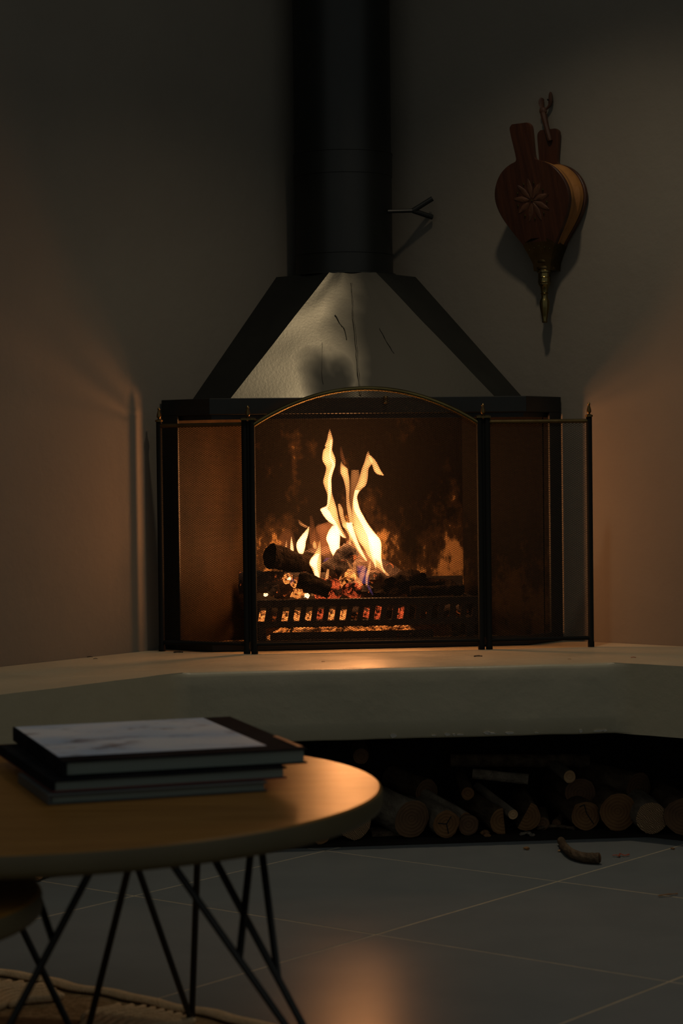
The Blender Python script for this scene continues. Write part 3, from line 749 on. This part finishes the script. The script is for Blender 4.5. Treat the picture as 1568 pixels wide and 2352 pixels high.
def wires(a, b, poly, pitch=0.0040, r=0.00042, ang=(radians(26), radians(-26))):
    # woven wire cloth: two families of fine wires clipped to the panel outline (poly in panel s,z)
    ax = Vector((b[0] - a[0], b[1] - a[1], 0)).normalized(); nr = Vector((-ax.y, ax.x, 0))
    mb = MB(); P = [Vector(p) for p in poly]; m = len(P)
    for w, A in enumerate(ang):
        d = Vector((cos(A), sin(A))); n = Vector((-d.y, d.x)); off = [p.dot(n) for p in P]
        k = math.ceil(min(off) / pitch)
        while k * pitch < max(off):
            o = n * (k * pitch); t0, t1 = -9, 9
            for i in range(m):
                e = P[(i + 1) % m] - P[i]; nn = Vector((-e.y, e.x)); den = nn.dot(d); num = nn.dot(P[i] - o)
                if abs(den) < 1e-9:
                    if num > 0: t1 = -10
                elif den > 0: t0 = max(t0, num / den)
                else: t1 = min(t1, num / den)
            if t1 - t0 > 0.004:
                q0, q1 = o + d * t0, o + d * t1
                A3 = Vector((a[0], a[1], 0)) + ax * q0.x + Vector((0, 0, q0.y)) + nr * (0.0004 if w else -0.0004)
                B3 = Vector((a[0], a[1], 0)) + ax * q1.x + Vector((0, 0, q1.y)) + nr * (0.0004 if w else -0.0004)
                mb.tube([A3, B3], r, 4, False)
            k += 1
    return mb
def panel(a, b, arch):
    L = sqrt((b[0] - a[0]) ** 2 + (b[1] - a[1]) ** 2)
    post(*a, fin=(a in (S_PTS[0],))); post(*b, fin=(b in (S_PTS[3],)))
    obj('bottom_rail', MB().tube([(a[0], a[1], RB), (b[0], b[1], RB)], 0.0048, 8), 'screen_black', scr)
    if not arch:
        obj('top_rail', MB().tube([(a[0], a[1], RT), (b[0], b[1], RT)], 0.0050, 8), 'brass_dark', scr)
        poly = [(0, RB), (L, RB), (L, RT), (0, RT)]
    else:
        top = []
        for k in range(33):
            t = k / 32; x = L * t
            top.append((x, RT - 0.004 + 0.086 * (1 - abs(2 * t - 1) ** 2.0)))
        ax = ((b[0] - a[0]) / L, (b[1] - a[1]) / L)
        obj('arch_rail', MB().tube([(a[0] + ax[0] * x, a[1] + ax[1] * x, z) for x, z in top], 0.0058, 10), 'brass', scr)
        poly = [(0, RB), (L, RB)] + top[::-1]
    tag(obj('wire_mesh', wires(a, b, poly), 'wire', scr, smooth=None), kind='stuff')
gap = 0.0095
L1, C0 = S_PTS[0], along(S_PTS[1], S_PTS[2], gap)
panel(S_PTS[0], along(S_PTS[0], S_PTS[1], -gap), False)
panel(C0, along(S_PTS[1], S_PTS[2], -gap), True)
panel(along(S_PTS[2], S_PTS[3], gap), S_PTS[3], False)
for (x, y) in (S_PTS[1], S_PTS[2]):
    h = obj('hinge', MB().lathe([(0.0035, HT + .03), (0.0035, 0.952)], (x, y), 8), 'screen_black', scr)
    obj('hinge_plate', MB().obox((x, y, 0.9565), (0.017, 0, 0), (0, 0.008, 0), (0, 0, 0.002)), 'brass_dark', h, smooth=None)
    obj('finial', MB().lathe([(.0030, .958), (.0030, .963), (.0055, .967), (.005, .974), (.0030, .980), (.0036, .985), (.001, .989)], (x, y), 12), 'brass_dark', h)

# ------------------------------------------------------------------ bellows on the right wall
BS, BZ = 0.685, 1.34
bel = thing('fireplace_bellows', 'carved wooden hand bellows with brass nozzle hanging on the right wall', 'bellows', (BS, -0.005, 1.19), RW)
PROF = [(1.340, .020), (1.355, .027), (1.37, .036), (1.40, .057), (1.43, .079), (1.46, .097), (1.485, .106), (1.505, .108), (1.525, .104), (1.545, .094), (1.562, .080), (1.575, .062), (1.583, .044), (1.588, .029), (1.60, .0265), (1.63, .029), (1.655, .031), (1.668, .030), (1.675, .022)]
def outline(prof):
    P = catmull([(h, z, 0) for z, h in prof], 3)
    return [(p.x, p.y) for p in P] + [(-p.x, p.y) for p in P[::-1]]
def tilt(z, base, slope): return base + max(0, (z - BZ)) * slope
def board(prof, base, slope, th):
    o = outline(prof); mb = MB(); ch = 0.0015
    def ring(sc, dd):
        return [(BS + x * sc, -(tilt(z, base, slope) + dd), z) for x, z in o]
    mb.loft([ring(.985, 0), ring(1, ch), ring(1, th - ch), ring(.98, th)])
    return mb
FB, FS, BTH = 0.036, 0.29, 0.013
obj('back_board', board(PROF, 0.006, 0.0, BTH), 'bellows_wood', bel, smooth=30)
fb = obj('front_board', board(PROF, FB, FS, BTH), 'bellows_wood', bel, smooth=30)
HEART = [(z, h) for z, h in PROF if z < 1.586]
ho = outline([(z, h * .985) for z, h in HEART]); lm = MB(); rings = []
for t, sc in ((0.0, .97), (.12, 1.0), (.3, .985), (.5, .90), (.52, .90), (.72, .985), (.9, 1.0), (1.0, .97)):
    ring = []
    for x, z in ho:
        d0 = 0.006 + BTH - .001; d1 = tilt(z, FB, FS) + .001
        ring.append((BS + x * sc, -(d0 + (d1 - d0) * t), BZ + .15 + (z - BZ - .15) * (1 - (1 - sc) * .8)))
    rings.append(ring)
obj('leather_side', lm.loft(rings), 'bellows_leather', bel, smooth=25)
# carved rosette and brass studs on the front board
rc = 1.492
def on_board(x, z, lift): return Vector((BS + x, -(tilt(z, FB, FS) + BTH + lift), z))
for k in range(9):
    a = 2 * pi * k / 9 + .2; mb = MB(); rr = []
    for t, w in ((.12, .001), (.3, .006), (.55, .0095), (.8, .006), (1.0, .0008)):
        c = (t * .052 * cos(a), rc + t * .052 * sin(a)); nx, nz = -sin(a), cos(a)
        rr.append([on_board(c[0] + nx * w * q, c[1] + nz * w * q, l) for q, l in ((-1, -.001), (-.6, .0012), (0, .0004), (.6, .0012), (1, -.001))])
    mb.loft(rr, False, False)
    obj('carved_petal', mb, 'strap_leather', fb, smooth=60)
for k in range(10):
    a = 2 * pi * k / 9 + .2 + .35; r = .043 if k < 9 else 0
    c = on_board(r * cos(a), rc + r * sin(a), .001)
    obj('stud', MB().ball(c, .0028, .002, .0028, 8, 4), 'brass', fb)
# nozzle
NC = (BS, -0.040)
cm = MB(); rr = []
for z, h in ((1.322, .024), (1.34, .026), (1.365, .036), (1.385, .046), (1.392, .040)):
    d1 = tilt(z, FB, FS) + BTH + .002
    rr.append([(BS - h, -.004, z), (BS + h, -.004, z), (BS + h, -d1, z), (BS + h * .4, -d1 - .001, z + (.012 if z > 1.38 else 0)), (BS - h * .4, -d1 - .001, z + (.012 if z > 1.38 else 0)), (BS - h, -d1, z)])
cl = obj('collar', cm.loft(rr), 'brass_dark', bel, smooth=40)
for k in range(5):
    c = on_board(-.03 + .015 * k, 1.374 + .004 * (2 - abs(k - 2)), .003)
    obj('nail', MB().ball(c, .0022, .0016, .0022, 6, 4), 'brass', cl)
for z in (1.325, 1.342, 1.357):
    obj('collar_band', MB().lathe([(.0245, z), (.0262, z + .002), (.0262, z + .006), (.0245, z + .008)], (BS, -.030), 20), 'brass_dark', cl)
obj('nozzle', MB().lathe([(.016, 1.325), (.0185, 1.322), (.0185, 1.318), (.0155, 1.316), (.0158, 1.308), (.0168, 1.306), (.0155, 1.304), (.016, 1.296), (.0168, 1.294), (.0155, 1.292), (.0155, 1.288), (.012, 1.284), (.0095, 1.276), (.0085, 1.268), (.0105, 1.266), (.0085, 1.263), (.0080, 1.256), (.0115, 1.250), (.0130, 1.243), (.0120, 1.230), (.0085, 1.212), (.0065, 1.200), (.0070, 1.196), (.0055, 1.193)], NC, 20), 'brass', bel)
# hanging strap: doubled thong through the back handle, knotted, two loose ends up
st = obj('hanging_strap', MB().tube(catmull([(BS + .010, -.022, 1.645), (BS + .002, -.024, 1.675), (BS - .006, -.022, 1.70), (BS - .012, -.018, 1.716)], 5), [.010, .0115, .012, .012, .012, .0115, .0115, .0118, .012, .0125, .013, .0135, .014, .014, .012, .010], 8, True, .6), 'strap_leather', bel)
obj('knot', MB().ball((BS - .013, -.018, 1.722), .011, .009, .010), 'strap_leather', st)
obj('strap_loop', MB().tube(catmull([(BS - .013, -.018, 1.726), (BS - .020, -.014, 1.736), (BS - .022, -.012, 1.748), (BS - .020, -.010, 1.756)], 4), [.005, .005, .006, .0065, .007, .0075, .008, .008, .0078, .007, .0065, .006, .003], 8, True, .5), 'strap_leather', st)
obj('strap_loop', MB().tube(catmull([(BS - .010, -.018, 1.722), (BS + .002, -.012, 1.735), (BS + .004, -.010, 1.750), (BS + .004, -.010, 1.768)], 4), [.005, .0055, .006, .007, .0085, .0095, .011, .0115, .0115, .011, .010, .008, .004], 8, True, .5), 'strap_leather', st)
obj('nail', MB().tube([(BS + .003, 0.002, 1.745), (BS + .003, -.022, 1.748)], .0022, 8), 'black_steel', st)

# ------------------------------------------------------------------ firewood in the niche
def fw(label, face, r, direction, length, barkm='bark', cut='cut_wood', v=None, half=None, grp='split firewood stacked under the hearth', rz=None, sit=None):
    # face: photo pixel of the sawn end and its depth; direction: axis going back into the niche (u, v, z)
    A = atv(face[0], face[1], face[2]); d = Vector(direction).normalized()
    if sit is not None: A.z = sit + r * 1.02
    B = A + d * length
    root = thing('firewood_log', label, 'log', tuple(A), FP, grp)
    sd = face[0] * .137
    if half is None:
        rings = log_mesh(A, B, r, r * .95, sd, 16, 6, .10)
    else:
        rings = log_mesh(A, B, r, r * .95, sd, 16, 6, .10)
        s = d.cross(Vector((0, 0, 1))).normalized(); up = s.cross(d); cutn = (s * cos(half) + up * sin(half))
        for k, rg in enumerate(rings):
            c = A.lerp(B, k / 6)
            for i, p in enumerate(rg):
                h = (Vector(p) - c).dot(cutn)
                if h > r * .12: rg[i] = Vector(p) - cutn * (h - r * .12)
    obj('bark', MB().loft(rings, False), barkm, root, smooth=50)
    for rg, inn in ((rings[0], d), (rings[-1], -d)):
        c = sum((Vector(p) for p in rg), Vector()) / len(rg); k = MB()
        rim = [c + (Vector(p) - c) * .93 - inn * .0004 for p in rg]
        k.loft([rg, rim], False); k.add(rim, [tuple(range(len(rg)))])
        obj('cut_face', k, cut, root, smooth=30)
    if 'cracked orange end' in label or 'Y-shaped' in label: CRACKED.append((A, d, r)); lg_roots[id(A)] = root
    return root
PZ = 0.007
CRACKED = []; lg_roots = {}
# front row, left to right
fw('rough split log on the niche floor, leftmost, half hidden by the round table', (738, 1938, .05), .020, (-.2, 1, .05), .28, cut='cut_wood', half=1.3, sit=PZ)
fw('thick sawn log peeping out just under the edge of the round table', (814, 1904, .08), .040, (-.25, 1, .02), .30, cut='cut_sawn', sit=PZ)
fw('thick firewood log with a slanting dark sawn face, nearest the table rim', (946, 1896, .085), .043, (-.34, 1, .06), .32, 'bark_grey', 'cut_dark', sit=PZ)
fw('round firewood log with cracked orange end beside the thick slanting one', (1025, 1898, .08), .031, (-.16, 1, .05), .32, 'bark_grey', 'cut_wood', sit=PZ)
fw('dark low log tucked against the cracked orange one', (1076, 1906, .10), .0235, (-.10, 1, .02), .30, 'bark', 'cut_dark', sit=PZ)
fw('thin peeled log lying on top of the dark low one', (1068, 1880, .11), .0145, (-.45, 1, .22), .28, 'bark_grey', 'cut_wood')
fw('small round log end high up behind the thin peeled one', (1074, 1823, .20), .0150, (.1, 1, .05), .22, 'bark', 'cut_wood')
fw('half-split log with its flat side turned right, middle of the niche', (1154, 1894, .10), .030, (-.12, 1, .03), .30, 'bark', 'cut_wood', half=0.1, sit=PZ)
fw('half-round log standing proud behind the pale stick', (1207, 1874, .13), .034, (.10, 1, .03), .28, 'bark', 'cut_wood', half=pi - .5, sit=PZ)
fw('thin stick with a bright pale end resting on the split logs', (1178, 1871, .085), .0115, (-.16, 1, .12), .24, 'bark_grey', 'cut_pale')
fw('short thick twig stub lying in the debris left of the cracked round log', (1246, 1894, .14), .0150, (.2, 1, .0), .16, 'bark', 'cut_dark', sit=PZ)
fw('small twig stub nearest the cracked round log', (1277, 1893, .16), .0105, (.4, 1, .0), .13, 'bark', 'cut_dark', sit=PZ)
fw('round log with a Y-shaped crack left of the largest log', (1345, 1894, .12), .0335, (-.04, 1, .0), .30, 'bark', 'cut_wood', sit=PZ)
fw('largest round log with faint rings on the right of the niche', (1419, 1883, .10), .0425, (.02, 1, .0), .30, 'bark', 'cut_wood', sit=PZ)
fw('bright log with diagonal saw marks poking out onto the tiles', (1497, 1906, .035), .0365, (.04, 1, .04), .30, 'bark_grey', 'cut_sawn', sit=PZ)
fw('reddish log at the right edge of the picture', (1567, 1898, .02), .041, (.10, 1, .0), .30, 'bark', 'cut_dark', sit=PZ)
# second layer
fw('dim round log stacked above the Y-cracked one', (1333, 1823, .20), .036, (.0, 1, .0), .24, 'bark', 'cut_dark')
fw('dim log lying askew on top of the largest log', (1466, 1811, .20), .037, (-.55, 1, .05), .24, 'bark', 'cut_dark')
fw('small greyish log end at the top of the stack', (1308, 1784, .18), .0145, (.0, 1, .02), .24, 'bark_grey', 'cut_pale')
fw('dim round log end high in the shadow above the round table', (829, 1737, .20), .0180, (.1, 1, .0), .22, 'bark', 'cut_dark')
fw('slim branch lying crosswise in the shade of the niche', (1213, 1790, .24), .0125, (-1, .25, .10), .13, 'bark_grey', 'cut_dark')
fw('long branch lying crosswise at the very back of the niche', (1352, 1748, .34), .016, (-1, .1, .02), .33, 'bark', 'cut_dark')
fw('small reddish log end low down just right of the table rim', (883, 1910, .20), .0110, (.1, 1, .0), .20, 'bark', 'cut_dark')
fw('log leaning in the dark behind the front row, left part', (980, 1820, .26), .030, (-.4, 1, .1), .16, 'bark', 'cut_dark')

for lg, segs in ((CRACKED[0], (((0, 0), (.35, .55)), ((0, 0), (-.65, .1)), ((0, 0), (.15, -.7)))), (CRACKED[1], (((-.1, .75), (.05, .15)), ((.05, .15), (.55, -.6)), ((-.45, .62), (-.1, .75))))):
    A, d, r0 = lg; sd_ = d.cross(Vector((0, 0, 1))).normalized(); up_ = sd_.cross(d)
    for (p0, p1) in segs:
        a3 = A + sd_ * p0[0] * r0 + up_ * p0[1] * r0 - d * .0006; b3 = A + sd_ * p1[0] * r0 + up_ * p1[1] * r0 - d * .0006
        obj('crack', MB().bar(a3, b3, .0022, .0014, d), 'soot_chip', lg_roots[id(lg[0])], smooth=None)

def chip_obj(name, label, cat, pts, r, m, fr=WD, sq=.5, group=None):
    P = catmull(pts, 3); n = len(P)
    rr = [r * (0.55 + .6 * abs(sin(3 + k * 1.9))) for k in range(n)]
    o = obj(name, MB().tube(P, rr, 6, True, sq), m, None, tuple(P[0]), fr)
    return tag(o, label, cat, group)
F = lambda x, y, h: atz(x, y, 0) + Vector((0, 0, h))
sl = MB().box((-.03, -.02, 0), (.03, .02, .012))
p = F(885, 1930, 0)
ob = MB().obox((p.x, p.y + .03, .014), (.034, .006, 0), (-.003, .03, 0), (0, 0, .006))
tag(obj('wood_slab', ob, 'bark', None, (p.x, p.y + .03, .008), WD, None, 0.002), 'flat brown offcut of wood in front of the thick slanting log', 'offcut')
# curved stick on the tiles
P = catmull([F(1288, 1941, .010), F(1296, 1957, .011), F(1312, 1972, .012), F(1335, 1981, .012), F(1356, 1984, .0125), F(1376, 1985, .013)], 5)
n = len(P)
cs = thing('curved_stick', 'curved piece of bark-covered branch lying on the slate tiles', 'stick', (P[0].x, P[0].y, 0), WD)
obj('bark', MB().tube(P, [.0085 + .0035 * k / n + .0015 * noise.noise(Vector((k * .7, 0, 0))) for k in range(n)], 12), 'bark', cs)
k = MB(); e = P[-1]; k.ball((e.x + .001, e.y, e.z), .003, .010, .010, 10, 5)
obj('broken_end', k, 'cut_dark', cs)
chip_obj('red_shaving', 'thin red crinkled shaving on the tiles right of the curved stick', 'shaving', [F(1406, 1968, .003), F(1416, 1968, .004), F(1421, 1970, .003), F(1424, 1966, .005), F(1434, 1968, .003), F(1445, 1966, .004)], .0022, 'red_shaving')
chip_obj('twig', 'thin reddish brown twig lying across the tile joint at right', 'twig', [F(1511, 2061, .003), F(1530, 2059, .004), F(1555, 2056, .003)], .0024, 'chip_wood')
chip_obj('wood_chip', 'small orange wood chip on the tiles left of the curved stick', 'wood chip', [F(1204, 1952, .003), F(1208, 1951, .004), F(1212, 1953, .003)], .0045, 'chip_wood')
chip_obj('wood_chip', 'tiny pale wood chip touching the upper end of the curved stick', 'wood chip', [F(1282, 1957, .002), F(1285, 1956, .003), F(1287, 1956, .002)], .003, 'cut_pale')
chip_obj('wood_chip', 'tiny wood chip on the tiles near the right picture edge', 'wood chip', [F(1540, 1951, .002), F(1543, 1951, .003), F(1547, 1952, .002)], .003, 'chip_wood')
chip_obj('wood_chip', 'yellowish chip of wood among the logs near the niche edge', 'wood chip', [F(1109, 1925, .010), F(1114, 1922, .013), F(1119, 1929, .010)], .008, 'chip_wood')
chip_obj('bark_flake', 'flat flake of bark lying in front of the half-split log', 'bark', [F(1195, 1927, .010), F(1210, 1925, .012), F(1222, 1928, .010)], .007, 'bark_grey')
chip_obj('bark_strip', 'long strip of loose bark left of the Y-cracked log', 'bark', [F(1235, 1915, .012), F(1260, 1912, .014), F(1290, 1912, .013), F(1318, 1914, .011)], .009, 'bark')
chip_obj('wood_chip', 'torn orange wood chip on the tiles at left under the tables', 'wood chip', [F(84, 2026, .006), F(95, 2020, .009), F(108, 2016, .006)], .009, 'chip_wood')
# charcoal crumbs on the hearth
Hh = lambda x, y, h=0.002: atz(x, y, HT) + Vector((0, 0, h))
for lab, x, y, r, m in (('flat black charcoal crumb on the hearth by the left screen post', 409, 1499, .007, 'soot_chip'), ('black charcoal crumb against the left wall on the hearth', 206, 1510, .004, 'soot_chip'),
                        ('long dark splinter of charcoal on the hearth right of the middle', 1097, 1508, .006, 'soot_chip'), ('tiny orange ember crumb on the hearth in front of the fire', 742, 1521, .0025, 'chip_wood'),
                        ('tiny reddish crumb on the hearth at the far right', 1454, 1511, .0035, 'red_shaving'), ('brown crumb on the hearth edge below the right screen panel', 1307, 1515, .0022, 'chip_wood'), ('thin black sliver on the hearth near the left wall crumb', 219, 1514, .003, 'soot_chip')):
    a = Hh(x, y)
    chip_obj('charcoal_crumb' if m == 'soot_chip' else 'wood_crumb', lab, 'crumb', [a + Vector((-r * 1.6, 0, -.001)), a, a + Vector((r * 1.6, r * .3, -.001))], r * .55, m, sq=.4)

# ------------------------------------------------------------------ round tables
def round_top(c, R, z, th, parent):
    mb = MB(); mb.lathe([(R - .006, z - th), (R - .001, z - th + .004), (R, z - th + .008), (R, z - .006), (R - .0015, z - .002)], c, 96, False)
    mb2 = MB().lathe([(R - .0015, z - .002), (R - .005, z)], c, 96, False)
    mb2.add([(c[0] + (R - .005) * cos(2 * pi * i / 96), c[1] + (R - .005) * sin(2 * pi * i / 96), z) for i in range(96)], [tuple(range(96))])
    mb3 = MB().add([(c[0] + (R - .006) * cos(2 * pi * i / 96), c[1] + (R - .006) * sin(2 * pi * i / 96), z - th) for i in range(96)], [tuple(range(95, -1, -1))])
    top = obj('tabletop', mb2, 'table_wood', parent, smooth=40)
    mb.add(mb3.v, mb3.f)
    obj('rim', mb, 'table_edge', top, smooth=40)
TC, TR, TZ, TT = (-0.455, 3.0), 0.508, 0.400, 0.030
tab = thing('coffee_table', 'round wooden coffee table on thin black wire legs carrying the books', 'table', (TC[0], TC[1], 0), WD)
round_top(TC, TR, TZ, TT, tab)
U = TZ - TT + .002
def rod(a, b, parent=None):
    o = obj('leg_rod', MB().tube([a, b], 0.0050, 8), 'rod', parent or tab); return o
def linex(p, q, y): return p[0] + (q[0] - p[0]) * (y - p[1]) / (q[1] - p[1])
def top_on(p, q, y): return atz(linex(p, q, y), y, U)
fA = atz(440, 2347, 0.006); fB = atz(820, 2590, 0.006); fD = atz(189, 2417, 0.006)
r3, r4 = ((319, 2003), (436, 2347)), ((453, 1991), (441, 2347))
r5, r6 = ((405, 1997), (654, 2348)), ((499, 1986), (690, 2348))
r1, r2, r9 = ((201, 2014), (26, 2347)), ((293, 2003), (207, 2347)), ((63, 2158), (155, 2347))
rod(top_on(*r3, 1890), fA); rod(top_on(*r4, 1850), fA)
t5, t6 = top_on(*r5, 1925), top_on(*r6, 1880)
rod(t5, fB); rod(t6, fB)
def on_rod(a, b, y):       # point of a rod at a photo row
    best = None
    for k in range(400):
        q = a.lerp(b, k / 399); d = abs(q.z - (CAMZ + (HZ - y) / FPX * q.y))
        if best is None or d < best[0]: best = (d, q)
    return best[1]
rod(atz(585, 1868, U), on_rod(t5, fB, 2206)); rod(atz(590, 1868, U), on_rod(t6, fB, 2252))
t1 = top_on(*r1, 1925); f1 = atz(linex(*r1, 2600), 2600, 0.006)
rod(t1, f1); rod(top_on(*r2, 1935), fD); rod(top_on(*r9, 1860), fD)
rod(atz(24, 1872, U), on_rod(t1, f1, 2160))
for f_ in (fA, fB, fD, f1):
    obj('foot', MB().lathe([(.007, 0.0), (.008, .003), (.007, .010)], (f_.x, f_.y), 10), 'rod', tab)
SCN, SR, SZ = (-0.672, 2.61), 0.30, 0.330
tab2 = thing('side_table', 'lower small round wooden table tucked under the coffee table at left', 'table', (SCN[0], SCN[1], 0), WD)
round_top(SCN, SR, SZ, 0.030, tab2)
for a in (200, 250, 300):
    p = Vector((SCN[0] + .22 * cos(radians(a)), SCN[1] + .22 * sin(radians(a)), SZ - .028)); q_ = Vector((SCN[0] + .26 * cos(radians(a)), SCN[1] + .26 * sin(radians(a)), 0.012))
    for da in (-14, 14):
        p2 = Vector((SCN[0] + .22 * cos(radians(a + da)), SCN[1] + .22 * sin(radians(a + da)), SZ - .028))
        obj('leg_rod', MB().tube([p2, q_], .005, 8), 'rod', tab2)

# ------------------------------------------------------------------ books
def book(label, fl, fr, depth, z0, th, top_mats, page='pages', edge='cover_dark', back=None):
    a, b = Vector((fl[0], fl[1], 0)), Vector((fr[0], fr[1], 0)); ax = (b - a); L = ax.length; ax.normalize(); ay = Vector((-ax.y, ax.x, 0))
    c = (a + b) / 2 + ay * depth / 2
    root = thing('book', label, 'book', (c.x, c.y, z0), WD, 'books stacked on the round table')
    ct = 0.0022
    def slab(s0, s1, d0, d1, za, zb):
        return MB().obox(a + ax * (s0 + s1) / 2 + ay * (d0 + d1) / 2 + Vector((0, 0, (za + zb) / 2)), ax * (s1 - s0) / 2, ay * (d1 - d0) / 2, Vector((0, 0, (zb - za) / 2)))
    obj('back_cover', slab(0, L, 0, depth, z0, z0 + ct), back or edge, root, smooth=None, bevel=.0005)
    fc = obj('front_cover', slab(0, L, 0, depth, z0 + th - ct, z0 + th), edge, root, smooth=None, bevel=.0005)
    obj('page_block', slab(.006, L - .004, .004, depth - .004, z0 + ct, z0 + th - ct), page, root, smooth=None)
    obj('spine', slab(0, .004, 0, depth, z0 + ct, z0 + th - ct), edge, root, smooth=None)
    return root, fc, slab, L
z1, z2, z3_ = 0.013, 0.016, 0.021
def corner(cx, cy, ang, L, d):
    a = radians(ang); ax = Vector((cos(a), sin(a), 0)); ay = Vector((-sin(a), cos(a), 0)); c = Vector((cx, cy, 0))
    return c - ax * L / 2 - ay * d / 2, c + ax * L / 2 - ay * d / 2
b3z = TZ + .0005
A_, B_ = corner(-0.286, 3.01, 19, 0.305, 0.22)
book('lowest pale grey book of the stack, resting on the tabletop', A_, B_, 0.22, b3z, z1, None, edge='cover_grey')
b2z = b3z + z1 + .0005
A_, B_ = corner(-0.302, 3.12, 19, 0.330, 0.405)
book('middle book of the stack with a red lower cover', A_, B_, 0.405, b2z, z2, None, back='cover_red')
b1z = b2z + z2 + .0005
A_, B_ = corner(-0.280, 3.155, 18, 0.345, 0.415)
r_b, fc, slab, L = book('top book of the stack with a blue-grey photographic cover', A_, B_, 0.415, b1z, z3_, None)
zt = b1z + z3_
obj('cover_picture', slab(.003, L - .045, .05, .412, zt, zt + .0004), 'cover_print', r_b, smooth=None)
obj('cover_band', slab(L - .007, L + .0003, .02, .15, zt - .004, zt + .0005), 'cover_orange', r_b, smooth=None)

# ------------------------------------------------------------------ jute rug
RGA = TH - pi / 4                      # the rug lies square to the walls
RUG = ((-0.388, 3.433), RGA)
rug = thing('jute_rug', 'braided jute rug with wavy ribs in the lower left corner', 'rug', (0, 0, 0), RUG)
X0, X1, YD = -1.0, 0.95, -1.5
def edge(x): return -0.045 * (x - 0.02) ** 2 * 1.6 + 0.004 * sin(x * 31) + 0.003 * sin(x * 57 + 1)
mb = MB(); nn_ = 90
far = [(X0 + (X1 - X0) * k / nn_, edge(X0 + (X1 - X0) * k / nn_)) for k in range(nn_ + 1)]
poly = [(X0, YD), (X1, YD)] + far[::-1]
cxr, cyr = (X0 + X1) / 2, YD / 2
mb.loft([[(x, y, .0005) for x, y in poly], [(x, y, .004) for x, y in poly], [(cxr + (x - cxr) * .985, cyr + (y - cyr) * .98, .006) for x, y in poly]])
obj('mat', mb, 'jute', rug, smooth=40)
st_ = MB(); ns = 330
for k in range(ns):
    x = X0 + .01 + (X1 - X0 - .02) * k / ns; p = Vector((x, edge(x) - .010, .010)); dd = Vector((.42, .9, 0))
    st_.tube([p - dd * .013, p - dd * .006 + Vector((0, 0, .003)), p + dd * .006 + Vector((0, 0, .003)), p + dd * .012 - Vector((0, 0, .006))], [.0024, .0042, .0042, .0024], 6)
tag(obj('braided_border', st_, 'jute_light', rug, smooth=60), kind='stuff')
for k in range(62):
    # groups of wavy raised ribs, looped pile between the groups
    g = k % 14
    if g in (0, 1, 2, 12, 13): continue
    x = -0.52 + .0195 * k; c = sin(pi * (g - 2) / 10)
    dep = .05 + .15 * c; y0 = edge(x) - .030 - .035 * (1 - c); pts = []
    for q in range(15):
        t = q / 14
        pts.append((x + .0085 * sin(t * (1.2 + 2.4 * c) * pi) + .045 * t * (0.5 - (g - 2) / 10), y0 - dep * t, .0105 + .003 * sin(pi * t)))
    obj('rib', MB().tube(pts, [.003] + [.0056] * 13 + [.003], 8, True, 1.1), 'jute_light', rug, smooth=60)
